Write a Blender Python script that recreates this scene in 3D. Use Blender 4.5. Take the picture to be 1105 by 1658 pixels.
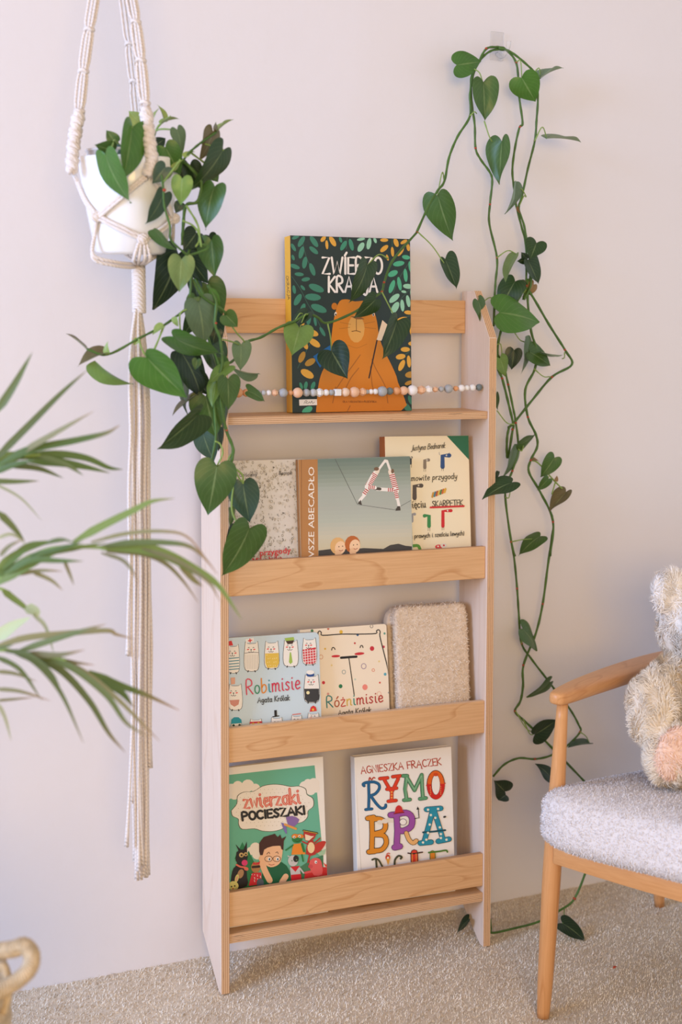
import bpy, bmesh, math, random
import numpy as np
from mathutils import Vector, Matrix, noise as mnoise

for o in list(bpy.data.objects): bpy.data.objects.remove(o, do_unlink=True)
SC = bpy.context.scene
COL = SC.collection
rng = np.random.default_rng(7)
random.seed(7)

# ------------------------------------------------------------------ camera
CAM = np.array([-0.82440079, -2.44741656, 1.26020106])
FW = np.array([0.4051203, 0.90919897, -0.09609776])
RT = np.array([0.91387611, -0.40576461, 0.01362158])
UP = np.array([0.02660835, 0.09333983, 0.99527869])
FPX, PX, PY = 2300.0, 552.5, 687.7
cam_data = bpy.data.cameras.new('camera')
cam = bpy.data.objects.new('camera', cam_data)
COL.objects.link(cam)
cam_data.sensor_fit = 'VERTICAL'
cam_data.sensor_height = 36.0
cam_data.lens = FPX / 1658.0 * 36.0
cam_data.shift_y = -141.3 / 1658.0
cam_data.clip_start = 0.05
cam_data.dof.use_dof = True
cam_data.dof.focus_distance = 2.55
cam_data.dof.aperture_fstop = 3.2
cam.matrix_world = Matrix(((RT[0], UP[0], -FW[0], CAM[0]), (RT[1], UP[1], -FW[1], CAM[1]),
                           (RT[2], UP[2], -FW[2], CAM[2]), (0, 0, 0, 1)))
SC.camera = cam

# ------------------------------------------------------------------ light
world = bpy.data.worlds.new('room_light')
SC.world = world
world.use_nodes = True
bg = world.node_tree.nodes['Background']
bg.inputs['Color'].default_value = (0.86, 0.92, 1.0, 1)
bg.inputs['Strength'].default_value = 0.92

def area_light(name, loc, target, sx, sy, power, col):
    d = bpy.data.lights.new(name, 'AREA')
    d.shape = 'RECTANGLE'; d.size = sx; d.size_y = sy; d.energy = power; d.color = col
    o = bpy.data.objects.new(name, d); COL.objects.link(o)
    o.location = loc
    o.rotation_euler = (Vector(target) - Vector(loc)).to_track_quat('-Z', 'Y').to_euler()
    return o
# tall window in the wall to the left of the picture
area_light('window_daylight', (-5.6, -1.8, 2.2), (0.2, -0.15, 0.9), 2.4, 2.2, 375, (0.38, 0.58, 1.0))
# added warm fill light behind the camera to lift the shelf interior
area_light('warm_fill_light', (-1.7, -5.4, 1.9), (0.3, 0.0, 0.8), 2.0, 1.5, 112, (1.0, 0.63, 0.20))

SC.view_settings.view_transform = 'Standard'
SC.view_settings.look = 'None'
SC.view_settings.gamma = 1.0
SC.view_settings.use_curve_mapping = False
SC.view_settings.exposure = -0.08

# ------------------------------------------------------------------ geometry helpers
def V(*a): return np.array(a, dtype=float)
def nrm(v):
    v = np.asarray(v, float); return v / (np.linalg.norm(v) + 1e-12)
def ray(x, y): return FW + RT * (x - PX) / FPX - UP * (y - PY) / FPX
def at(x, y, Y):                       # the point on the vertical plane y = Y
    d = ray(x, y); return CAM + d * ((Y - CAM[1]) / d[1])
def atz(x, y, z):
    d = ray(x, y); return CAM + d * ((z - CAM[2]) / d[2])
def atd(x, y, dist): return CAM + ray(x, y) * dist
def pxsize(P): return float((np.asarray(P) - CAM) @ FW) / FPX      # metres per pixel there

def srgb(h):
    if isinstance(h, str):
        h = h.lstrip('#'); c = [int(h[i:i + 2], 16) / 255 for i in (0, 2, 4)]
    else: c = [v / 255 for v in h]
    return tuple(v / 12.92 if v <= .04045 else ((v + .055) / 1.055) ** 2.4 for v in c) + (1.0,)

def catmull(pts, n=6):
    p = [np.asarray(q, float) for q in pts]
    if len(p) < 3: 
        return [p[0] + (p[-1] - p[0]) * t for t in np.linspace(0, 1, n + 1)]
    p = [2 * p[0] - p[1]] + p + [2 * p[-1] - p[-2]]
    out = []
    for i in range(1, len(p) - 2):
        a, b, c, d = p[i - 1:i + 3]
        for k in range(n):
            t = k / n
            out.append(.5 * (2 * b + (c - a) * t + (2 * a - 5 * b + 4 * c - d) * t * t + (3 * b - a - 3 * c + d) * t ** 3))
    out.append(p[-2])
    return out

class MB:
    def __init__(s): s.v = []; s.f = []; s.m = []; s.uv = None
    def add(s, verts, faces, mi=0):
        b = len(s.v); s.v += [tuple(map(float, q)) for q in verts]
        for f in faces: s.f.append(tuple(i + b for i in f)); s.m.append(mi)
        return s
    def box(s, lo, hi, mi=0):
        x0, y0, z0 = lo; x1, y1, z1 = hi
        v = [(x, y, z) for x in (x0, x1) for y in (y0, y1) for z in (z0, z1)]
        return s.add(v, [(0, 1, 3, 2), (4, 6, 7, 5), (0, 4, 5, 1), (2, 3, 7, 6), (0, 2, 6, 4), (1, 5, 7, 3)], mi)
    def tube(s, path, rad, n=8, mi=0, caps=True):
        P = [np.asarray(q, float) for q in path]; m = len(P)
        R = [rad] * m if np.isscalar(rad) else list(rad)
        T = [nrm(P[min(i + 1, m - 1)] - P[max(i - 1, 0)]) for i in range(m)]
        ref = V(0, 0, 1) if abs(T[0][2]) < .9 else V(1, 0, 0)
        N = nrm(np.cross(T[0], ref)); vs = []
        for i in range(m):
            N = nrm(N - T[i] * (N @ T[i])); B = np.cross(T[i], N)
            for k in range(n):
                a = 2 * math.pi * k / n
                vs.append(P[i] + R[i] * (math.cos(a) * N + math.sin(a) * B))
        fs = [(i * n + k, i * n + (k + 1) % n, (i + 1) * n + (k + 1) % n, (i + 1) * n + k) for i in range(m - 1) for k in range(n)]
        if caps: fs += [tuple(range(n - 1, -1, -1)), tuple(range((m - 1) * n, m * n))]
        return s.add(vs, fs, mi)
    def lathe(s, prof, c=(0, 0, 0), n=32, mi=0, cap0=False, cap1=False):
        vs = [(c[0] + r * math.cos(2 * math.pi * k / n), c[1] + r * math.sin(2 * math.pi * k / n), c[2] + z) for r, z in prof for k in range(n)]
        fs = [(i * n + k, i * n + (k + 1) % n, (i + 1) * n + (k + 1) % n, (i + 1) * n + k) for i in range(len(prof) - 1) for k in range(n)]
        if cap0: fs.append(tuple(range(n - 1, -1, -1)))
        if cap1: fs.append(tuple(range((len(prof) - 1) * n, len(prof) * n)))
        return s.add(vs, fs, mi)
    def ball(s, c, r, n=14, m=9, mi=0, sc=(1, 1, 1)):
        vs = [(c[0], c[1], c[2] + r * sc[2])]; fs = []
        for i in range(1, m):
            t = math.pi * i / m
            for k in range(n):
                a = 2 * math.pi * k / n
                vs.append((c[0] + r * sc[0] * math.sin(t) * math.cos(a), c[1] + r * sc[1] * math.sin(t) * math.sin(a), c[2] + r * sc[2] * math.cos(t)))
        vs.append((c[0], c[1], c[2] - r * sc[2])); L = len(vs) - 1
        for k in range(n):
            k2 = (k + 1) % n
            fs.append((0, 1 + k, 1 + k2)); fs.append((L, L - n + k2, L - n + k))
            for i in range(m - 2): fs.append((1 + i * n + k, 1 + (i + 1) * n + k, 1 + (i + 1) * n + k2, 1 + i * n + k2))
        return s.add(vs, fs, mi)
    def prism(s, prof, x0, x1, mi_side=0, mi_edge=1):      # profile in (y, z), extruded along x
        n = len(prof)
        vs = [(x0, y, z) for y, z in prof] + [(x1, y, z) for y, z in prof]
        s.add(vs, [tuple(range(n)), tuple(range(2 * n - 1, n - 1, -1))], mi_side)
        b = len(s.v) - 2 * n
        for i in range(n):
            j = (i + 1) % n; s.f.append((b + i, b + n + i, b + n + j, b + j)); s.m.append(mi_edge)
        return s
    def mesh(s, name, mats, smooth=True, fix=True, bevel=0, bseg=2):
        me = bpy.data.meshes.new(name)
        me.from_pydata(s.v, [], s.f)
        for m in (mats if isinstance(mats, (list, tuple)) else [mats]): me.materials.append(m)
        me.polygons.foreach_set('material_index', s.m)
        if fix or bevel:
            bm = bmesh.new(); bm.from_mesh(me)
            if fix: bmesh.ops.recalc_face_normals(bm, faces=bm.faces)
            if bevel:
                ed = [e for e in bm.edges if len(e.link_faces) == 2 and e.calc_face_angle(0) > .5]
                bmesh.ops.bevel(bm, geom=ed, offset=bevel, segments=bseg, profile=.5, affect='EDGES', clamp_overlap=True)
            bm.to_mesh(me); bm.free()
        me.polygons.foreach_set('use_smooth', [smooth] * len(me.polygons))
        me.update()
        return me

def tag(o, label=None, cat=None, group=None, kind=None):
    for k, v in (('label', label), ('category', cat), ('group', group), ('kind', kind)):
        if v: o[k] = v
    return o
def empty(name, loc, label, cat, group=None, mat=None):
    o = bpy.data.objects.new(name, None); COL.objects.link(o)
    o.empty_display_size = .05
    if mat is not None: o.matrix_world = mat
    else: o.location = tuple(loc)
    return tag(o, label, cat, group)
def link(name, me, parent=None, world=None, local=False, label=None, kind=None):
    """local: mesh lives in the parent's own frame; otherwise mesh / matrix are in world space"""
    o = bpy.data.objects.new(name, me); COL.objects.link(o)
    if parent is not None:
        o.parent = parent
        if not local:
            M = parent.matrix_basis.copy(); p = parent
            if p.parent is not None: M = p.parent.matrix_basis @ (p.matrix_parent_inverse @ M) 
            o.matrix_parent_inverse = M.inverted()
    if world is not None: o.matrix_basis = world
    if label: o['label'] = label
    if kind: o['kind'] = kind
    return o
def build(mb, name, mats, parent=None, smooth=True, local=False, bevel=0, bseg=2, label=None, kind=None, fix=True):
    return link(name, mb.mesh(name, mats, smooth, fix, bevel, bseg), parent, None, local, label, kind)
def autosmooth(o, ang=.6):
    me = o.data; bm = bmesh.new(); bm.from_mesh(me)
    for e in bm.edges:
        if len(e.link_faces) == 2 and e.calc_face_angle(0) > ang: e.smooth = False
    bm.to_mesh(me); bm.free(); return o

# ------------------------------------------------------------------ materials
def newmat(name):
    m = bpy.data.materials.new(name); m.use_nodes = True
    nt = m.node_tree; return m, nt, nt.nodes['Principled BSDF']
def N(nt, t, **kw):
    n = nt.nodes.new(t)
    for k, v in kw.items():
        if k in n.inputs: n.inputs[k].default_value = v
        else: setattr(n, k, v)
    return n
def plain(name, col, rough=.6, noise=0, nscale=60, bump=0, bscale=200, spec=.4, coat=0, sheen=0, metal=0):
    m, nt, b = newmat(name)
    col = srgb(col) if not (isinstance(col, tuple) and len(col) == 4) else col
    b.inputs['Base Color'].default_value = col; b.inputs['Roughness'].default_value = rough
    b.inputs['Specular IOR Level'].default_value = spec; b.inputs['Coat Weight'].default_value = coat
    b.inputs['Sheen Weight'].default_value = sheen; b.inputs['Metallic'].default_value = metal
    tc = N(nt, 'ShaderNodeTexCoord') if (noise or bump) else None
    if noise:
        n = N(nt, 'ShaderNodeTexNoise'); n.inputs['Scale'].default_value = nscale; n.inputs['Detail'].default_value = 5
        nt.links.new(tc.outputs['Object'], n.inputs['Vector'])
        r = N(nt, 'ShaderNodeMapRange'); r.inputs['From Min'].default_value = .3; r.inputs['From Max'].default_value = .7
        r.inputs['To Min'].default_value = 1 - noise; r.inputs['To Max'].default_value = 1 + noise * .6
        nt.links.new(n.outputs['Fac'], r.inputs['Value'])
        x = N(nt, 'ShaderNodeVectorMath', operation='SCALE'); x.inputs[0].default_value = col[:3]
        nt.links.new(r.outputs['Result'], x.inputs['Scale']); nt.links.new(x.outputs['Vector'], b.inputs['Base Color'])
    if bump:
        n = N(nt, 'ShaderNodeTexNoise'); n.inputs['Scale'].default_value = bscale; n.inputs['Detail'].default_value = 4
        nt.links.new(tc.outputs['Object'], n.inputs['Vector'])
        bp = N(nt, 'ShaderNodeBump'); bp.inputs['Strength'].default_value = bump; bp.inputs['Distance'].default_value = .002
        nt.links.new(n.outputs['Fac'], bp.inputs['Height']); nt.links.new(bp.outputs['Normal'], b.inputs['Normal'])
    return m

def wood(name, base, dark, along, rough=.45, freq=9, stretch=.12, scale=7, contrast=.5):
    """veneer with long flame-shaped growth lines; along = axis (0,1,2) the grain runs along"""
    m, nt, b = newmat(name); L = nt.links
    tc = N(nt, 'ShaderNodeTexCoord'); mp = N(nt, 'ShaderNodeMapping')
    s = [1.0, 1.0, 1.0]; s[along] = stretch; mp.inputs['Scale'].default_value = s
    L.new(tc.outputs['Object'], mp.inputs['Vector'])
    n1 = N(nt, 'ShaderNodeTexNoise'); n1.inputs['Scale'].default_value = scale; n1.inputs['Detail'].default_value = 2.5
    L.new(mp.outputs['Vector'], n1.inputs['Vector'])
    mu = N(nt, 'ShaderNodeMath', operation='MULTIPLY'); mu.inputs[1].default_value = freq; L.new(n1.outputs['Fac'], mu.inputs[0])
    fr = N(nt, 'ShaderNodeMath', operation='FRACT'); L.new(mu.outputs[0], fr.inputs[0])
    rp = N(nt, 'ShaderNodeValToRGB'); e = rp.color_ramp.elements
    e[0].position = 0; e[0].color = (.55, .55, .55, 1); e[1].position = 1; e[1].color = (.4, .4, .4, 1)
    q = rp.color_ramp.elements.new(.82); q.color = (.5, .5, .5, 1); q = rp.color_ramp.elements.new(.94); q.color = (1, 1, 1, 1)
    L.new(fr.outputs[0], rp.inputs['Fac'])
    mp2 = N(nt, 'ShaderNodeMapping'); s2 = [160.0] * 3; s2[along] = 6.0; mp2.inputs['Scale'].default_value = s2
    L.new(tc.outputs['Object'], mp2.inputs['Vector'])
    n2 = N(nt, 'ShaderNodeTexNoise'); n2.inputs['Scale'].default_value = 2.0; n2.inputs['Detail'].default_value = 3
    L.new(mp2.outputs['Vector'], n2.inputs['Vector'])
    ad = N(nt, 'ShaderNodeMath', operation='ADD'); L.new(rp.outputs['Color'], ad.inputs[0]); L.new(n2.outputs['Fac'], ad.inputs[1])
    mr = N(nt, 'ShaderNodeMapRange'); mr.inputs['From Min'].default_value = .7; mr.inputs['From Max'].default_value = 1.75
    mr.inputs['To Min'].default_value = 0; mr.inputs['To Max'].default_value = contrast * 1.6
    L.new(ad.outputs[0], mr.inputs['Value'])
    mx = N(nt, 'ShaderNodeMix', data_type='RGBA'); mx.inputs['A'].default_value = srgb(base); mx.inputs['B'].default_value = srgb(dark)
    L.new(mr.outputs['Result'], mx.inputs['Factor']); L.new(mx.outputs['Result'], b.inputs['Base Color'])
    b.inputs['Roughness'].default_value = rough; b.inputs['Specular IOR Level'].default_value = .35
    return m

def ply_edge(name, axis, thick, along):
    """the layered edge of plywood: plies stacked along `axis`"""
    m, nt, b = newmat(name); L = nt.links
    tc = N(nt, 'ShaderNodeTexCoord'); sx = N(nt, 'ShaderNodeSeparateXYZ'); L.new(tc.outputs['Object'], sx.inputs[0])
    mu = N(nt, 'ShaderNodeMath', operation='MULTIPLY'); mu.inputs[1].default_value = 4.5 / thick; L.new(sx.outputs[axis], mu.inputs[0])
    fr = N(nt, 'ShaderNodeMath', operation='FRACT'); L.new(mu.outputs[0], fr.inputs[0])
    rp = N(nt, 'ShaderNodeValToRGB'); e = rp.color_ramp.elements; rp.color_ramp.interpolation = 'LINEAR'
    e[0].position = 0; e[0].color = srgb('e3bd95'); e[1].position = 1; e[1].color = srgb('d0a57c')
    for p, c in ((.44, 'dcb48b'), (.5, 'a87a52'), (.6, 'bd8f66'), (.9, 'b98a60'), (.95, '95683f')):
        q = rp.color_ramp.elements.new(p); q.color = srgb(c)
    L.new(fr.outputs[0], rp.inputs['Fac'])
    mp = N(nt, 'ShaderNodeMapping'); s = [400.0] * 3; s[along] = 22.0; mp.inputs['Scale'].default_value = s
    L.new(tc.outputs['Object'], mp.inputs['Vector'])
    n = N(nt, 'ShaderNodeTexNoise'); n.inputs['Scale'].default_value = 1; n.inputs['Detail'].default_value = 2; L.new(mp.outputs['Vector'], n.inputs['Vector'])
    r2 = N(nt, 'ShaderNodeMapRange'); r2.inputs['From Min'].default_value = .27; r2.inputs['From Max'].default_value = .34
    r2.inputs['To Min'].default_value = .35; L.new(n.outputs['Fac'], r2.inputs['Value'])
    x = N(nt, 'ShaderNodeVectorMath', operation='SCALE'); L.new(rp.outputs['Color'], x.inputs[0]); L.new(r2.outputs['Result'], x.inputs['Scale'])
    L.new(x.outputs['Vector'], b.inputs['Base Color']); b.inputs['Roughness'].default_value = .55
    return m

def objcolor(name, rough=.6, spec=.4, noise=.1, nscale=40):
    """takes the object's own colour; used where alike pieces differ in colour only"""
    m, nt, b = newmat(name); L = nt.links
    oi = N(nt, 'ShaderNodeObjectInfo'); tc = N(nt, 'ShaderNodeTexCoord')
    n = N(nt, 'ShaderNodeTexNoise'); n.inputs['Scale'].default_value = nscale; L.new(tc.outputs['Object'], n.inputs['Vector'])
    r = N(nt, 'ShaderNodeMapRange'); r.inputs['To Min'].default_value = 1 - noise; r.inputs['To Max'].default_value = 1 + noise; L.new(n.outputs['Fac'], r.inputs['Value'])
    x = N(nt, 'ShaderNodeVectorMath', operation='SCALE'); L.new(oi.outputs['Color'], x.inputs[0]); L.new(r.outputs['Result'], x.inputs['Scale'])
    L.new(x.outputs['Vector'], b.inputs['Base Color']); b.inputs['Roughness'].default_value = rough; b.inputs['Specular IOR Level'].default_value = spec
    return m

def pile(verts, faces, n, length, width, lean=.5, seed=1, curl=0, jitter=.4, clump=None):
    """loose fibres standing on a surface: arrays of verts / faces for one mesh"""
    r = np.random.default_rng(seed)
    v = np.asarray(verts, float); t = []
    for f in faces:
        for k in range(1, len(f) - 1): t.append((f[0], f[k], f[k + 1]))
    t = np.array(t); a, b, c = v[t[:, 0]], v[t[:, 1]], v[t[:, 2]]
    cr = np.cross(b - a, c - a); ar = np.linalg.norm(cr, axis=1); idx = r.choice(len(t), n, p=ar / ar.sum())
    u, w = r.random(n), r.random(n); fl = u + w > 1; u[fl] = 1 - u[fl]; w[fl] = 1 - w[fl]
    P = a[idx] + (b - a)[idx] * u[:, None] + (c - a)[idx] * w[:, None]
    Nn = cr[idx] / (ar[idx][:, None] + 1e-12)
    if clump is None: Q = r.normal(size=(n, 3))
    else:                       # fibres near each other lean the same way: locks
        Q = np.stack([np.sin(P @ r.normal(size=3) * clump + 6 * k) + .6 * np.sin(P @ r.normal(size=3) * clump * 2.1 + k) for k in range(3)], 1) + r.normal(size=(n, 3)) * .35
    D = Nn + Q * lean; D /= np.linalg.norm(D, axis=1)[:, None]
    Sd = np.cross(Nn, D); Sd /= np.linalg.norm(Sd, axis=1)[:, None] + 1e-9; Sd = Sd + np.cross(D, r.normal(size=(n, 3))) * .3; Sd /= np.linalg.norm(Sd, axis=1)[:, None] + 1e-9
    Ln = length * (1 - jitter + 2 * jitter * r.random(n))[:, None]; Wd = width * (.7 + .6 * r.random(n))[:, None]
    if not curl:
        vs = np.stack([P + Sd * Wd / 2, P - Sd * Wd / 2, P + D * Ln], 1).reshape(-1, 3)
        fs = np.arange(3 * n).reshape(n, 3)
        return vs, fs
    B2 = Q - Nn * (Q * Nn).sum(1)[:, None]; B2 /= np.linalg.norm(B2, axis=1)[:, None] + 1e-9
    m1 = P + D * Ln * .55; tip = P + D * Ln * (.95 - .3 * curl) + B2 * Ln * curl * .6
    vs = np.stack([P + Sd * Wd / 2, P - Sd * Wd / 2, m1 + Sd * Wd * .4, m1 - Sd * Wd * .4, tip], 1).reshape(-1, 3)
    b0 = (np.arange(n) * 5)[:, None]
    fs = np.concatenate([b0 + [0, 1, 3], b0 + [0, 3, 2], b0 + [2, 3, 4]], 0)
    return vs, fs
def trimesh(name, vs, fs, mat):
    me = bpy.data.meshes.new(name); n, k = len(vs), len(fs)
    me.vertices.add(n); me.vertices.foreach_set('co', np.asarray(vs, np.float32).ravel())
    me.loops.add(3 * k); me.loops.foreach_set('vertex_index', np.asarray(fs, np.int32).ravel())
    me.polygons.add(k); me.polygons.foreach_set('loop_start', np.arange(0, 3 * k, 3, dtype=np.int32))
    try: me.polygons.foreach_set('loop_total', np.full(k, 3, np.int32))
    except Exception: pass
    me.materials.append(mat); me.update(calc_edges=True)
    return me

# ------------------------------------------------------------------ structure
M_wall = plain('painted_plaster', '#e4dee0', rough=.75, noise=.015, nscale=3, bump=.25, bscale=35, spec=.2)
w = MB().box((-3.0, 0, -.05), (3.2, .12, 2.7))
tag(build(w, 'wall_back', M_wall, smooth=False), 'plain white painted wall behind the bookshelf', 'wall', kind='structure')

c_ = MB().box((-3.0, -3.4, 2.6), (3.2, 0, 2.7))
tag(build(c_, 'ceiling', M_wall, smooth=False), 'plain white ceiling above the reading corner', 'ceiling', kind='structure')

M_carpet = plain('carpet_backing', '#d6c6b0', rough=1, noise=.12, nscale=90, spec=.05)
f = MB().box((-3.0, -3.4, -.05), (3.2, 0, 0))
floor = tag(build(f, 'floor', M_carpet, smooth=False), 'beige short-pile carpet covering the floor', 'floor', kind='structure')
def carpet_mat():
    m, nt, b = newmat('carpet_fibre'); L = nt.links
    g = N(nt, 'ShaderNodeNewGeometry'); n = N(nt, 'ShaderNodeTexNoise'); n.inputs['Scale'].default_value = 9; n.inputs['Detail'].default_value = 6
    L.new(g.outputs['Position'], n.inputs['Vector'])
    n2 = N(nt, 'ShaderNodeTexNoise'); n2.inputs['Scale'].default_value = 190; L.new(g.outputs['Position'], n2.inputs['Vector'])
    mx = N(nt, 'ShaderNodeMath', operation='ADD'); L.new(n.outputs['Fac'], mx.inputs[0]); L.new(n2.outputs['Fac'], mx.inputs[1])
    rp = N(nt, 'ShaderNodeValToRGB'); e = rp.color_ramp.elements
    e[0].position = .33; e[0].color = srgb('d2bfa6'); e[1].position = .66; e[1].color = srgb('f4ebdd')
    hf = N(nt, 'ShaderNodeMath', operation='MULTIPLY'); hf.inputs[1].default_value = .5; L.new(mx.outputs[0], hf.inputs[0]); L.new(hf.outputs[0], rp.inputs['Fac'])
    L.new(rp.outputs['Color'], b.inputs['Base Color']); b.inputs['Roughness'].default_value = 1; b.inputs['Specular IOR Level'].default_value = .05
    return m
pv = [(-1.3, -1.5, 0), (1.9, -1.5, 0), (1.9, -.001, 0), (-1.3, -.001, 0)]
vs, fs = pile(pv, [(0, 1, 2, 3)], 520000, .0046, .0021, lean=.9, seed=3, clump=None)
vs[:, 1] = np.minimum(vs[:, 1], -.0005)
cp = link('carpet_pile', trimesh('carpet_pile', vs, fs, carpet_mat()), None)
tag(cp, 'short beige cut pile of the carpet under shelf and chair', 'carpet pile', kind='stuff')

# ------------------------------------------------------------------ bookshelf
SO = np.array([-0.00476282, -0.15332854, 0.002]); SB = -0.031052864621751712; SA = .0277
_Rz = np.array([[math.cos(SB), -math.sin(SB), 0], [math.sin(SB), math.cos(SB), 0], [0, 0, 1]])
_Rx = np.array([[1, 0, 0], [0, math.cos(SA), math.sin(SA)], [0, -math.sin(SA), math.cos(SA)]])
SM = _Rz @ _Rx
def s2w(p): return SO + SM @ np.asarray(p, float)
def w2s(p): return SM.T @ (np.asarray(p, float) - SO)
def son(x, y, axis, val):              # pixel to the point where shelf-frame coordinate `axis` equals val
    d = SM.T @ ray(x, y); c = w2s(CAM); return c + d * ((val - c[axis]) / d[axis])
def mat4(R, O):
    return Matrix([[*map(float, R[i]), float(O[i])] for i in range(3)] + [[0, 0, 0, 1]])
SMAT = mat4(SM, SO)
SW, ST, SD = .51, .0158, .1151
shelf = empty('bookshelf', None, 'tall narrow birch plywood bookshelf leaning on the wall with four tiers', 'bookshelf', mat=SMAT)
M_face_v = wood('birch_veneer_upright', '#e8d0bb', '#d0ac8c', 2, freq=6, stretch=.1, scale=9, contrast=.35)
M_face_h = wood('birch_veneer_rail', '#dfb282', '#b87f48', 0, freq=9, stretch=.2, scale=9, contrast=.5)
M_edge_v = ply_edge('plywood_edge_upright', 0, ST, 2)
M_edge_h = ply_edge('plywood_edge_board', 2, .0145, 0)
prof = [(0, 0), (0, 1.1692), (.0636, 1.2581), (SD, 1.2581), (SD, .0717), (.0141, 0)]
for x0 in (-ST, SW):
    m = MB().prism(prof, x0, x0 + ST); build(m, 'side_panel', [M_face_v, M_edge_v], shelf, smooth=False, local=True, bevel=.0007, bseg=1)
def board(name, y0, y1, z0, z1, mi=(0, 1)):
    m = MB(); x0, x1 = .0003, SW - .0003
    m.prism([(y0, z0), (y0, z1), (y1, z1), (y1, z0)], x0, x1)
    m.m = [1, 1, mi[0], mi[1], mi[0], mi[1]]      # ends, front, top, back, bottom
    return m
def rail(name, y0, y1, z0, z1):
    m = board(name, y0, y1, z0, z1); m.m = [1, 1, 0, 1, 0, 1]
    return build(m, name, [M_face_h, M_edge_h], shelf, smooth=False, local=True, bevel=.0008, bseg=1)
def plank(name, y0, y1, z0, z1):
    m = board(name, y0, y1, z0, z1); m.m = [1, 1, 1, 0, 1, 0]
    return build(m, name, [M_face_h, M_edge_h], shelf, smooth=False, local=True, bevel=.0008, bseg=1)
rail('back_rail', .0989, SD - .001, 1.177, 1.2398)
plank('display_shelf', .0045, SD, 1.0179, 1.0318)
LIPS = [(.7153, .7759, .007), (.4182, .4804, .004), (.1197, .1827, .0038)]
for z0, z1, y0 in LIPS:
    rail('front_lip', y0, y0 + .012, z0, z1)
TIERZ = [.727, .43, .1065]
for z in TIERZ[:2]:
    plank('tier_shelf', .0165, SD, z - .012, z)
plank('bottom_shelf', .0028, SD, .0896, .1065)

# ------------------------------------------------------------------ printing on covers
_print = {}
def ink(h):
    if h not in _print: _print[h] = plain('print_' + h.strip('#'), h, rough=.42, spec=.35)
    return _print[h]
_txt = {}
def glyphs(s, bold):
    k = (s, bold)
    if k not in _txt:
        c = bpy.data.curves.new('lettering', 'FONT'); c.body = s; c.resolution_u = 2; c.offset = bold; c.fill_mode = 'FRONT'
        o = bpy.data.objects.new('lettering', c); COL.objects.link(o)
        dg = bpy.context.evaluated_depsgraph_get(); me = o.evaluated_get(dg).to_mesh()
        vs = np.array([v.co[:] for v in me.vertices]); fs = [tuple(p.vertices) for p in me.polygons]
        o.evaluated_get(dg).to_mesh_clear(); bpy.data.objects.remove(o, do_unlink=True); bpy.data.curves.remove(c)
        _txt[k] = (vs, fs)
    return _txt[k]
def arc(cx, cy, rx, ry, a0, a1, n=8):
    return [(cx + rx * math.cos(math.radians(a)), cy + ry * math.sin(math.radians(a))) for a in np.linspace(a0, a1, n)]
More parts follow.
